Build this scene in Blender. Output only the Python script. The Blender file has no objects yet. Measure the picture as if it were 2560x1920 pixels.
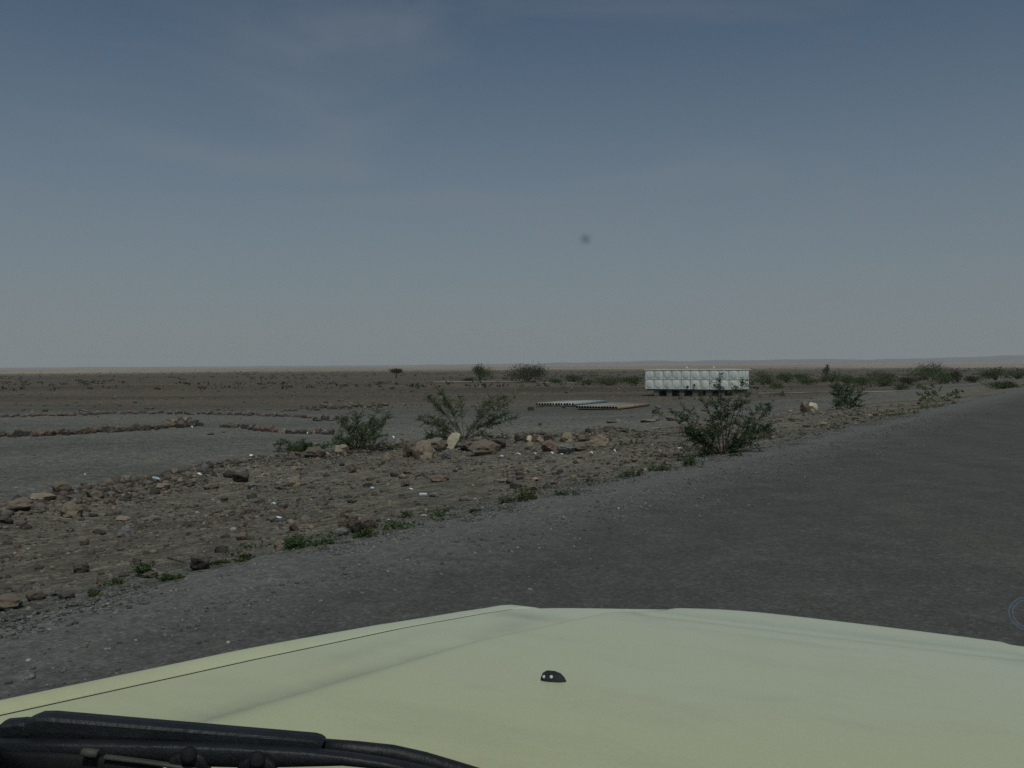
import bpy, bmesh, math, random
import numpy as np
from mathutils import Vector, Matrix, noise

R = math.radians
random.seed(7)
rng = np.random.default_rng(7)
scene = bpy.context.scene
col = scene.collection

# ------------------------------------------------------------------ camera, sky, sun, exposure
F = 2250.0                       # focal length in photograph pixels (2560 wide)
EYE = Vector((0.0, 0.0, 1.72))
PITCH, ROLL = R(1.2), R(0.36)
fwd = Vector((0, math.cos(PITCH), -math.sin(PITCH)))
up0 = Vector((0, math.sin(PITCH), math.cos(PITCH)))
rt0 = Vector((1, 0, 0))
rt = rt0 * math.cos(ROLL) - up0 * math.sin(ROLL)
up = up0 * math.cos(ROLL) + rt0 * math.sin(ROLL)
cam_d = bpy.data.cameras.new('camera')
cam_d.sensor_width = 36.0
cam_d.lens = 36.0 * F / 2560.0
cam_d.clip_start = 0.02
cam_d.clip_end = 60000.0
cam = bpy.data.objects.new('camera', cam_d)
m = Matrix((rt, up, -fwd)).transposed().to_4x4()
m.translation = EYE
cam.matrix_world = m
col.objects.link(cam)
scene.camera = cam

SUN_EL, SUN_AZ = R(60), R(166)   # azimuth clockwise from +Y (straight ahead)
world = bpy.data.worlds.new('World')
scene.world = world
world.use_nodes = True
wn, wl = world.node_tree.nodes, world.node_tree.links
wn.clear()
w_out = wn.new('ShaderNodeOutputWorld')
w_bg = wn.new('ShaderNodeBackground')
w_sky = wn.new('ShaderNodeTexSky')
w_sky.sky_type = 'NISHITA'
w_sky.sun_disc = False
w_sky.sun_elevation = SUN_EL
w_sky.sun_rotation = SUN_AZ
w_sky.altitude = 300.0
w_sky.air_density = 1.0
w_sky.dust_density = 0.7
w_sky.ozone_density = 1.2
w_bg.inputs['Strength'].default_value = 0.085
# thin dusty cirrus: soft streaks mixed over the clear sky, all round
tc = wn.new('ShaderNodeTexCoord')
mp = wn.new('ShaderNodeMapping')
mp.inputs['Scale'].default_value = (1.3, 1.3, 5.0)
mp.inputs['Rotation'].default_value = (R(8), R(-6), R(30))
n1 = wn.new('ShaderNodeTexNoise')
n1.inputs['Scale'].default_value = 2.3
n1.inputs['Detail'].default_value = 5.0
n1.inputs['Roughness'].default_value = 0.5
n1.inputs['Distortion'].default_value = 0.6
cr = wn.new('ShaderNodeMapRange')
cr.inputs['From Min'].default_value = 0.50
cr.inputs['From Max'].default_value = 0.85
cr.inputs['To Min'].default_value = 0.03
cr.inputs['To Max'].default_value = 0.38
cr.clamp = True
mixc = wn.new('ShaderNodeMix')
mixc.data_type = 'RGBA'
mixc.inputs['B'].default_value = (6.2, 5.9, 6.2, 1)
wl.new(tc.outputs['Generated'], mp.inputs['Vector'])
wl.new(mp.outputs['Vector'], n1.inputs['Vector'])
wl.new(n1.outputs['Fac'], cr.inputs['Value'])
wl.new(cr.outputs['Result'], mixc.inputs['Factor'])
wl.new(w_sky.outputs['Color'], mixc.inputs['A'])
sepw = wn.new('ShaderNodeSeparateXYZ')
wl.new(tc.outputs['Generated'], sepw.inputs[0])
dl = wn.new('ShaderNodeMapRange')
dl.interpolation_type = 'SMOOTHSTEP'
for k_, v_ in (('From Min', -0.05), ('From Max', 0.42), ('To Min', 0.85), ('To Max', 0.0)):
    dl.inputs[k_].default_value = v_
wl.new(sepw.outputs['Z'], dl.inputs['Value'])
mixd = wn.new('ShaderNodeMix')
mixd.data_type = 'RGBA'
mixd.inputs['B'].default_value = (4.75, 4.95, 5.75, 1)
wl.new(dl.outputs['Result'], mixd.inputs['Factor'])
wl.new(mixc.outputs['Result'], mixd.inputs['A'])
wl.new(mixd.outputs['Result'], w_bg.inputs['Color'])
wl.new(w_bg.outputs['Background'], w_out.inputs['Surface'])

sun_d = bpy.data.lights.new('sun', 'SUN')
sun_d.energy = 3.4
sun_d.angle = R(0.6)
sun_d.color = (1.0, 0.955, 0.88)
sun = bpy.data.objects.new('sun', sun_d)
to_sun = Vector((math.sin(SUN_AZ) * math.cos(SUN_EL), math.cos(SUN_AZ) * math.cos(SUN_EL), math.sin(SUN_EL)))
sun.rotation_euler = (-to_sun).to_track_quat('-Z', 'Y').to_euler()
sun.location = (0, 0, 50)
col.objects.link(sun)

vs = scene.view_settings
scene.display_settings.display_device = 'sRGB'
vs.view_transform = 'Standard'
vs.look = 'None'
vs.gamma = 1.0
vs.use_curve_mapping = False
vs.exposure = -1.0
scene.cycles.use_denoising = False
scene.cycles.max_bounces = 6
scene.cycles.volume_bounces = 1
scene.cycles.transparent_max_bounces = 16

# ------------------------------------------------------------------ materials
def new_mat(name):
    mt = bpy.data.materials.new(name)
    mt.use_nodes = True
    nt = mt.node_tree
    nt.nodes.clear()
    out = nt.nodes.new('ShaderNodeOutputMaterial')
    b = nt.nodes.new('ShaderNodeBsdfPrincipled')
    nt.links.new(b.outputs[0], out.inputs['Surface'])
    return mt, nt, b, out

def ramp(nt, stops, interp='LINEAR'):
    r = nt.nodes.new('ShaderNodeValToRGB')
    r.color_ramp.interpolation = interp
    e = r.color_ramp.elements
    while len(e) < len(stops):
        e.new(0.5)
    for i, (p, c) in enumerate(stops):
        e[i].position = p
        e[i].color = (c[0], c[1], c[2], 1)
    return r

def tex_noise(nt, vec, scale, detail=4, rough=0.55):
    n = nt.nodes.new('ShaderNodeTexNoise')
    n.inputs['Scale'].default_value = scale
    n.inputs['Detail'].default_value = detail
    n.inputs['Roughness'].default_value = rough
    if vec is not None:
        nt.links.new(vec, n.inputs['Vector'])
    return n

def mix(nt, a, b, fac, blend='MIX'):
    mx = nt.nodes.new('ShaderNodeMix')
    mx.data_type = 'RGBA'
    mx.blend_type = blend
    for sock, v in (('A', a), ('B', b)):
        if hasattr(v, 'is_linked') or hasattr(v, 'links'):
            nt.links.new(v, mx.inputs[sock])
        else:
            mx.inputs[sock].default_value = (v[0], v[1], v[2], 1)
    if hasattr(fac, 'links'):
        nt.links.new(fac, mx.inputs['Factor'])
    else:
        mx.inputs['Factor'].default_value = fac
    return mx.outputs['Result']

def mottled(name, c0, c1, scale=6.0, rough=0.8, bump=0.3, spec=0.3, metallic=0.0, per_object=0.0, bscale=None, dust=0.0):
    """a rough surface of two colours blended by noise, with fine relief; per_object varies the value between copies"""
    mt, nt, b, out = new_mat(name)
    t = nt.nodes.new('ShaderNodeTexCoord')
    n = tex_noise(nt, t.outputs['Object'], scale, 6, 0.6)
    r = ramp(nt, [(0.32, c0), (0.68, c1)])
    nt.links.new(n.outputs['Fac'], r.inputs['Fac'])
    c = r.outputs['Color']
    if per_object:
        oi = nt.nodes.new('ShaderNodeObjectInfo')
        mr = nt.nodes.new('ShaderNodeMapRange')
        mr.inputs['To Min'].default_value = 1 - per_object
        mr.inputs['To Max'].default_value = 1 + per_object
        nt.links.new(oi.outputs['Random'], mr.inputs['Value'])
        h = nt.nodes.new('ShaderNodeHueSaturation')
        nt.links.new(mr.outputs['Result'], h.inputs['Value'])
        nt.links.new(c, h.inputs['Color'])
        c = h.outputs['Color']
    if dust:
        g = nt.nodes.new('ShaderNodeNewGeometry'); sx = nt.nodes.new('ShaderNodeSeparateXYZ')
        nt.links.new(g.outputs['Normal'], sx.inputs[0])
        dn_ = tex_noise(nt, t.outputs['Object'], 3.0, 5, .65)
        a_ = nt.nodes.new('ShaderNodeMath'); a_.operation = 'MULTIPLY'
        nt.links.new(sx.outputs['Z'], a_.inputs[0]); nt.links.new(dn_.outputs['Fac'], a_.inputs[1])
        mr2 = nt.nodes.new('ShaderNodeMapRange'); mr2.inputs['From Min'].default_value = .12; mr2.inputs['From Max'].default_value = .6; mr2.inputs['To Max'].default_value = dust
        nt.links.new(a_.outputs[0], mr2.inputs['Value'])
        c = mix(nt, c, (.25, .205, .16), mr2.outputs['Result'])
    nt.links.new(c, b.inputs['Base Color'])
    b.inputs['Roughness'].default_value = rough
    b.inputs['Metallic'].default_value = metallic
    b.inputs['Specular IOR Level'].default_value = spec
    if bump:
        n2 = tex_noise(nt, t.outputs['Object'], bscale or scale * 4, 5, 0.65)
        bp = nt.nodes.new('ShaderNodeBump')
        bp.inputs['Strength'].default_value = bump
        bp.inputs['Distance'].default_value = 0.02
        nt.links.new(n2.outputs['Fac'], bp.inputs['Height'])
        nt.links.new(bp.outputs['Normal'], b.inputs['Normal'])
    return mt

def leaf_mat(name, c0, c1, c2, scale=5.0):
    mt, nt, b, out = new_mat(name)
    g = nt.nodes.new('ShaderNodeNewGeometry')
    n = tex_noise(nt, g.outputs['Position'], scale, 3, 0.6)
    wn_ = nt.nodes.new('ShaderNodeTexWhiteNoise')
    wn_.noise_dimensions = '1D'
    nt.links.new(g.outputs['Random Per Island'], wn_.inputs['W'])
    ad = nt.nodes.new('ShaderNodeMath'); ad.operation = 'MULTIPLY_ADD'
    nt.links.new(wn_.outputs['Value'], ad.inputs[0]); ad.inputs[1].default_value = 0.55
    sb = nt.nodes.new('ShaderNodeMath'); sb.operation = 'SUBTRACT'
    nt.links.new(n.outputs['Fac'], sb.inputs[0]); sb.inputs[1].default_value = 0.27
    nt.links.new(sb.outputs[0], ad.inputs[2])
    r = ramp(nt, [(0.15, c0), (0.5, c1), (0.9, c2)])
    nt.links.new(ad.outputs[0], r.inputs['Fac'])
    nt.links.new(r.outputs['Color'], b.inputs['Base Color'])
    b.inputs['Roughness'].default_value = 0.65
    b.inputs['Specular IOR Level'].default_value = 0.25
    tr = nt.nodes.new('ShaderNodeBsdfTranslucent')
    nt.links.new(r.outputs['Color'], tr.inputs['Color'])
    ms = nt.nodes.new('ShaderNodeMixShader'); ms.inputs[0].default_value = 0.35
    nt.links.new(b.outputs[0], ms.inputs[1]); nt.links.new(tr.outputs[0], ms.inputs[2])
    nt.links.new(ms.outputs[0], out.inputs['Surface'])
    return mt

M = {}
M['rock_dark'] = mottled('rock_dark', (.035, .031, .029), (.105, .085, .072), 5, .9, .9, per_object=.35, dust=.45)
M['rock_brown'] = mottled('rock_brown', (.075, .058, .045), (.19, .145, .11), 5, .9, .9, per_object=.3, dust=.6)
M['rock_red'] = mottled('rock_red', (.085, .055, .042), (.19, .125, .095), 5, .9, .9, per_object=.3, dust=.5)
M['rock_grey'] = mottled('rock_grey', (.09, .09, .09), (.22, .21, .20), 5, .9, .8, per_object=.3, dust=.5)
M['rock_tan'] = mottled('rock_tan', (.17, .13, .09), (.34, .27, .20), 4, .9, .8, per_object=.25, dust=.3)
M['rock_pale'] = mottled('rock_pale', (.46, .38, .27), (.66, .58, .44), 4, .9, .6, per_object=.08)
M['leaf_olive'] = leaf_mat('leaf_olive', (.055, .085, .038), (.10, .145, .06), (.155, .20, .09))
M['leaf_dark'] = leaf_mat('leaf_dark', (.036, .068, .034), (.068, .115, .052), (.115, .165, .075))
M['leaf_bright'] = leaf_mat('leaf_bright', (.05, .08, .03), (.085, .125, .045), (.14, .165, .065), 12)
M['leaf_dry'] = leaf_mat('leaf_dry', (.07, .075, .04), (.12, .115, .06), (.20, .17, .09))
M['leaf_far'] = leaf_mat('leaf_far', (.05, .075, .028), (.085, .12, .042), (.14, .165, .065), 0.8)
M['leaf_far_dark'] = leaf_mat('leaf_far_dark', (.035, .045, .025), (.065, .072, .04), (.11, .11, .06), 0.8)
M['bark'] = mottled('bark', (.06, .05, .04), (.14, .115, .09), 12, .9, .4)
M['tank_white'] = mottled('tank_white', (.72, .74, .69), (.86, .87, .83), 1.5, .55, .05, .4)
def tank_mat():
    mt, nt, b, out = new_mat('weathered_tank_white')
    g = nt.nodes.new('ShaderNodeNewGeometry')
    mpv = nt.nodes.new('ShaderNodeMapping'); mpv.inputs['Scale'].default_value = (2.6, 2.6, .5)
    nt.links.new(g.outputs['Position'], mpv.inputs['Vector'])
    n_ = tex_noise(nt, mpv.outputs['Vector'], 1.6, 6, .65)
    r_ = ramp(nt, [(.3, (.50, .51, .46)), (.52, (.76, .78, .73)), (.75, (.86, .87, .83))])
    nt.links.new(n_.outputs['Fac'], r_.inputs['Fac'])
    nt.links.new(r_.outputs['Color'], b.inputs['Base Color'])
    b.inputs['Roughness'].default_value = .6
    return mt
M['tank_white'] = tank_mat()
M['tank_joint'] = mottled('tank_joint', (.10, .105, .10), (.17, .175, .17), 4, .8, .1)
M['tank_roof'] = mottled('tank_roof', (.70, .71, .66), (.80, .80, .76), 1.5, .5, .05, .4)
M['concrete'] = mottled('concrete', (.10, .10, .095), (.2, .19, .175), 3, .9, .4)
M['black_plastic'] = mottled('black_plastic', (.008, .009, .011), (.018, .019, .021), 30, .5, .15, .4)
M['nozzle_grey'] = mottled('nozzle_grey', (.016, .019, .021), (.04, .042, .042), 90, .8, .2, .2)
M['rubber'] = mottled('rubber', (.006, .006, .007), (.014, .014, .014), 40, .75, .1, .3)
M['pipe_grey'] = mottled('pipe_grey', (.20, .21, .195), (.32, .325, .305), 3, .5, .1, .4, per_object=.15)
M['pipe_rust'] = mottled('pipe_rust', (.19, .13, .085), (.33, .24, .16), 3, .8, .2, .3, per_object=.2)
M['pipe_pale'] = mottled('pipe_pale', (.5, .5, .48), (.68, .68, .65), 3, .6, .1, .3)
M['pipe_bore'] = mottled('pipe_bore', (.05, .05, .048), (.09, .085, .08), 3, .9, .1)
M['litter_white'] = mottled('litter_white', (.78, .8, .82), (.88, .88, .88), 9, .4, .1, .5)
M['litter_blue'] = mottled('litter_blue', (.34, .45, .55), (.55, .62, .68), 9, .4, .1, .5)
M['litter_dark'] = mottled('litter_dark', (.03, .035, .045), (.07, .075, .09), 9, .5, .1, .4)
M['litter_card'] = mottled('litter_card', (.42, .30, .17), (.60, .46, .30), 9, .8, .1, .3)
M['rail_grey'] = mottled('rail_grey', (.05, .05, .04), (.10, .095, .08), 30, .6, 0, .4)
M['chrome'] = mottled('chrome', (.5, .5, .5), (.62, .62, .6), 6, .25, 0, .5, metallic=.9)
M['lamp_glass'] = mottled('lamp_glass', (.62, .64, .66), (.74, .76, .78), 4, .1, 0, .6)

# dusty cream paint of the vehicle
def paint_mat():
    mt, nt, b, out = new_mat('dusty_cream_paint')
    t = nt.nodes.new('ShaderNodeTexCoord')
    big = tex_noise(nt, t.outputs['Object'], 2.2, 5, .6)
    r1 = ramp(nt, [(.35, (.60, .585, .47)), (.7, (.52, .49, .36))])
    nt.links.new(big.outputs['Fac'], r1.inputs['Fac'])
    mp_ = nt.nodes.new('ShaderNodeMapping')
    mp_.inputs['Scale'].default_value = (1.0, 2.2, 1.0)
    nt.links.new(t.outputs['Object'], mp_.inputs['Vector'])
    st = tex_noise(nt, mp_.outputs['Vector'], 3.5, 6, .7)
    r2 = ramp(nt, [(.5, (0, 0, 0)), (.78, (1, 1, 1))])
    nt.links.new(st.outputs['Fac'], r2.inputs['Fac'])
    sxy = nt.nodes.new('ShaderNodeSeparateXYZ'); nt.links.new(t.outputs['Object'], sxy.inputs[0])
    mry = nt.nodes.new('ShaderNodeMapRange')
    for k_, v_ in (('From Min', .75), ('From Max', 1.75), ('To Min', .62), ('To Max', -.15)): mry.inputs[k_].default_value = v_
    nt.links.new(sxy.outputs['Y'], mry.inputs['Value'])
    ady = nt.nodes.new('ShaderNodeMath'); ady.operation = 'MULTIPLY_ADD'
    nt.links.new(big.outputs['Fac'], ady.inputs[0]); ady.inputs[1].default_value = .5; nt.links.new(mry.outputs['Result'], ady.inputs[2])
    cly = nt.nodes.new('ShaderNodeClamp'); nt.links.new(ady.outputs[0], cly.inputs[0])
    c = mix(nt, (.575, .595, .465), (.55, .55, .32), cly.outputs[0])
    c = mix(nt, c, (.36, .33, .24), mix_fac(nt, r2.outputs['Color'], .28))
    # shade of the creases painted into the colour, plus smears of real dirt
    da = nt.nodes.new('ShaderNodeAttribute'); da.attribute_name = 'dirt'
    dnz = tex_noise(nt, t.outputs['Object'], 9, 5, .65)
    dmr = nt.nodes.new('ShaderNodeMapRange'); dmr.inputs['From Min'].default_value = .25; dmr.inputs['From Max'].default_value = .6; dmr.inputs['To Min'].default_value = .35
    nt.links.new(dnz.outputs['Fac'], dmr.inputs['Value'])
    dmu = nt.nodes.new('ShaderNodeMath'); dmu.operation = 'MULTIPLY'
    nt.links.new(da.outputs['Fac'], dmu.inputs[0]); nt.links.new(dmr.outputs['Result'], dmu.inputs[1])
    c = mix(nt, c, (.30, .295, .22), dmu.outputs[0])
    fine = tex_noise(nt, t.outputs['Object'], 260, 2, .6)
    r3 = ramp(nt, [(.3, (.96, .96, .96)), (.7, (1.04, 1.04, 1.04))])
    nt.links.new(fine.outputs['Fac'], r3.inputs['Fac'])
    c = mix(nt, c, r3.outputs['Color'], 1.0, 'MULTIPLY')
    nt.links.new(c, b.inputs['Base Color'])
    b.inputs['Roughness'].default_value = .40
    b.inputs['Specular IOR Level'].default_value = .5
    return mt

def mix_fac(nt, colsock, k):
    mlt = nt.nodes.new('ShaderNodeMath'); mlt.operation = 'MULTIPLY'
    nt.links.new(colsock, mlt.inputs[0]); mlt.inputs[1].default_value = k
    return mlt.outputs[0]
M['paint'] = paint_mat()

# ------------------------------------------------------------------ mesh helpers
def np_mesh(name, V, Fq, mat, smooth=False):
    """mesh from an (n,3) array and an (m,k) array of equal faces"""
    me = bpy.data.meshes.new(name)
    V = np.asarray(V, dtype=np.float32); Fq = np.asarray(Fq, dtype=np.int32)
    k = Fq.shape[1]
    me.vertices.add(len(V)); me.vertices.foreach_set('co', V.ravel())
    me.loops.add(Fq.size); me.loops.foreach_set('vertex_index', Fq.ravel())
    me.polygons.add(len(Fq)); me.polygons.foreach_set('loop_start', np.arange(0, Fq.size, k, dtype=np.int32))
    if smooth:
        me.polygons.foreach_set('use_smooth', np.ones(len(Fq), dtype=bool))
    me.update(calc_edges=True); me.validate()
    if mat is not None:
        me.materials.append(M[mat] if isinstance(mat, str) else mat)
    return me

def link(name, me, parent=None, loc=None, rot=None, scale=None):
    o = bpy.data.objects.new(name, me)
    col.objects.link(o)
    if parent is not None:
        o.parent = parent
    if loc is not None: o.location = loc
    if rot is not None: o.rotation_euler = rot
    if scale is not None: o.scale = scale
    return o

def tag(o, label=None, cat=None, group=None, kind=None):
    if label: o['label'] = label
    if cat: o['category'] = cat
    if group: o['group'] = group
    if kind: o['kind'] = kind
    return o

def bm_mesh(name, bm, mat, smooth=False):
    me = bpy.data.meshes.new(name)
    bmesh.ops.recalc_face_normals(bm, faces=bm.faces[:])
    bm.to_mesh(me); bm.free()
    if smooth:
        for p in me.polygons: p.use_smooth = True
    me.materials.append(M[mat] if isinstance(mat, str) else mat)
    return me

def add_box(bm, lo, hi, bev=0.0):
    r = bmesh.ops.create_cube(bm, size=1.0)
    vs_ = r['verts']
    for v in vs_:
        v.co = Vector([lo[i] + (v.co[i] + .5) * (hi[i] - lo[i]) for i in range(3)])
    if bev:
        es = list({e for v in vs_ for e in v.link_edges})
        bmesh.ops.bevel(bm, geom=es, offset=bev, segments=2, affect='EDGES')

def tube(pts, rads, sides=6, cap=True):
    """vertices, quads of a tapered tube along pts"""
    V, Q = [], []
    n = len(pts)
    for i, p in enumerate(pts):
        a = pts[max(i - 1, 0)]; b = pts[min(i + 1, n - 1)]
        d = (Vector(b) - Vector(a)).normalized()
        ref = Vector((0, 0, 1)) if abs(d.z) < .9 else Vector((1, 0, 0))
        x = d.cross(ref).normalized(); y = d.cross(x)
        for k in range(sides):
            t = 2 * math.pi * k / sides
            V.append(Vector(p) + (x * math.cos(t) + y * math.sin(t)) * rads[i])
    for i in range(n - 1):
        for k in range(sides):
            k2 = (k + 1) % sides
            Q.append((i * sides + k, i * sides + k2, (i + 1) * sides + k2, (i + 1) * sides + k))
    if cap:
        for base in (0, (n - 1) * sides):
            c = len(V)
            V.append(sum((V[base + k] for k in range(sides)), Vector()) / sides)
            for k in range(0, sides):
                Q.append((base + k, base + (k + 1) % sides, c, c))
    return V, Q

def tubes_mesh(name, tubes, mat, smooth=True):
    bm = bmesh.new()
    for V, Q in tubes:
        vs_ = [bm.verts.new(v) for v in V]
        for q in Q:
            f = [vs_[i] for i in dict.fromkeys(q)]
            try: bm.faces.new(f)
            except ValueError: pass
    return bm_mesh(name, bm, mat, smooth)

def lathe(profile, sides=12):
    """closed of revolution about z from (r, z) pairs"""
    V, Q = [], []
    for r, z in profile:
        for k in range(sides):
            t = 2 * math.pi * k / sides
            V.append((r * math.cos(t), r * math.sin(t), z))
    for i in range(len(profile) - 1):
        for k in range(sides):
            k2 = (k + 1) % sides
            Q.append((i * sides + k, i * sides + k2, (i + 1) * sides + k2, (i + 1) * sides + k))
    return V, Q

# ------------------------------------------------------------------ terrain
ROAD_AZ = R(35.0)
RD = (math.sin(ROAD_AZ), math.cos(ROAD_AZ))       # along the road
LD = (-math.cos(ROAD_AZ), math.sin(ROAD_AZ))      # to its left
EDGE, WIDTH = 6.45, 11.5
BERM = [(-9.5, 8.5), (-8.6, 14.5), (-7.9, 22.5), (-3.6, 28.6), (3.2, 28.8)]

def seg_dist(x, y):
    best = 1e9
    for (ax, ay), (bx, by) in zip(BERM[:-1], BERM[1:]):
        dx, dy = bx - ax, by - ay
        t = max(0, min(1, ((x - ax) * dx + (y - ay) * dy) / (dx * dx + dy * dy)))
        best = min(best, math.hypot(x - ax - t * dx, y - ay - t * dy))
    return best

def dsq(x, y):
    return x * x + y * y

def off(x, y):
    return LD[0] * x + LD[1] * y - EDGE

def gz(x, y):
    s = off(x, y)
    if s < -WIDTH: q = -s - WIDTH
    elif s > 0: q = s
    else: return -0.035
    z = -0.035 - 1.65 * (1 - math.exp(-q / 15.0))
    k = min(1.0, q / 3.0)
    z += k * (0.05 * noise.noise(Vector((x * .45, y * .45, 0))) + 0.12 * noise.noise(Vector((x * .06, y * .06, 3))))
    if dsq(x, y) < 60 * 60 and q > .3:
        near = min(1, (q - .3) / 1.0)
        z += near * (.030 * noise.noise(Vector((x * 1.7, y * 1.7, 11))) + .014 * noise.noise(Vector((x * 4.1, y * 4.1, 12)))) * (1.0 if q < 11 else .35)
    if q < 30:
        d = seg_dist(x, y)
        if d < 5:
            h = .26 + .20 * noise.noise(Vector((x * .5, y * .5, 9)))
            z += h * math.exp(-(d / 1.15) ** 2)
    dd = math.hypot(x, y)
    if dd > 400:
        z += min(1, (dd - 400) / 1500) * 1.3 * noise.noise(Vector((x * .0016, y * .0016, 5)))
    return z

def ray(px, py):
    d = fwd + rt * ((px - 1280) / F) - up * ((py - 960) / F)
    return d / d.y

def at(px, py):
    """the point of the terrain seen at a pixel of the photograph (2560 x 1920)"""
    d = ray(px, py)
    t, last = 2.0, 2.0
    while t < 6000:
        p = EYE + d * t
        if p.z < gz(p.x, p.y):
            a, b = last, t
            for _ in range(24):
                c = (a + b) / 2; p = EYE + d * c
                if p.z < gz(p.x, p.y): b = c
                else: a = c
            p = EYE + d * b
            return Vector((p.x, p.y, gz(p.x, p.y)))
        last = t
        t *= 1.02
    p = EYE + d * 6000
    return Vector((p.x, p.y, gz(p.x, p.y)))

# ground: one polar sheet reaching the horizon
nr, na = 330, 460
rad = np.concatenate([np.linspace(.4, 5, 14)[:-1], 5 * (11000 / 5) ** (np.linspace(0, 1, nr - 13))])
nr = len(rad)
angs = []
for i in range(na):                                   # three quarters of the columns face the picture
    t = i / na
    angs.append(-42 + 84 * t / .75 if t < .75 else 42 + 276 * (t - .75) / .25)
angs = np.radians(np.array(angs))
V = np.zeros((nr * na, 3)); zone = np.zeros((nr * na, 4), dtype=np.float32)
for j in range(nr):
    for i in range(na):
        x, y = rad[j] * math.sin(angs[i]), rad[j] * math.cos(angs[i])
        V[j * na + i] = (x, y, gz(x, y))
Q = []
for j in range(nr - 1):
    for i in range(na):
        i2 = (i + 1) % na
        Q.append((j * na + i, j * na + i2, (j + 1) * na + i2, (j + 1) * na + i))
X, Y = V[:, 0], V[:, 1]
S = LD[0] * X + LD[1] * Y - EDGE
dist = np.hypot(X, Y)
dber = np.array([seg_dist(x, y) if r < 60 else 99. for x, y, r in zip(X, Y, dist)])
def sst(a, b, v):
    t = np.clip((v - a) / (b - a), 0, 1); return t * t * (3 - 2 * t)
inside = np.array([0.0] * len(X))
for (ax, ay), (bx, by) in zip(BERM[:-1], BERM[1:]):
    pass
# rubble: between the road and the berm, and on the berm
crest_s = np.interp(LD[1] * X * 0 + RD[0] * X + RD[1] * Y, [-5, 8, 14, 21, 28, 45], [10.5, 10.2, 11, 12.5, 9, 5.5])
rub = sst(.2, 1.2, S) * (1 - sst(crest_s, crest_s + 2.5, S))
rub = np.maximum(rub, np.exp(-(dber / 1.6) ** 2))
zone[:, 0] = rub
zone[:, 1] = sst(50, 95, Y + .12 * X) * (1 - sst(420, 560, dist)) * sst(8, 20, S)      # reddish stony plain
zone[:, 2] = sst(560, 700, dist)                                                          # pale dry flat
zone[:, 3] = sst(600, 1500, dist)
gme = np_mesh('ground', V, Q, None, smooth=True)
ca = gme.color_attributes.new('zone', 'FLOAT_COLOR', 'POINT')
ca.data.foreach_set('color', zone.ravel())

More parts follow.
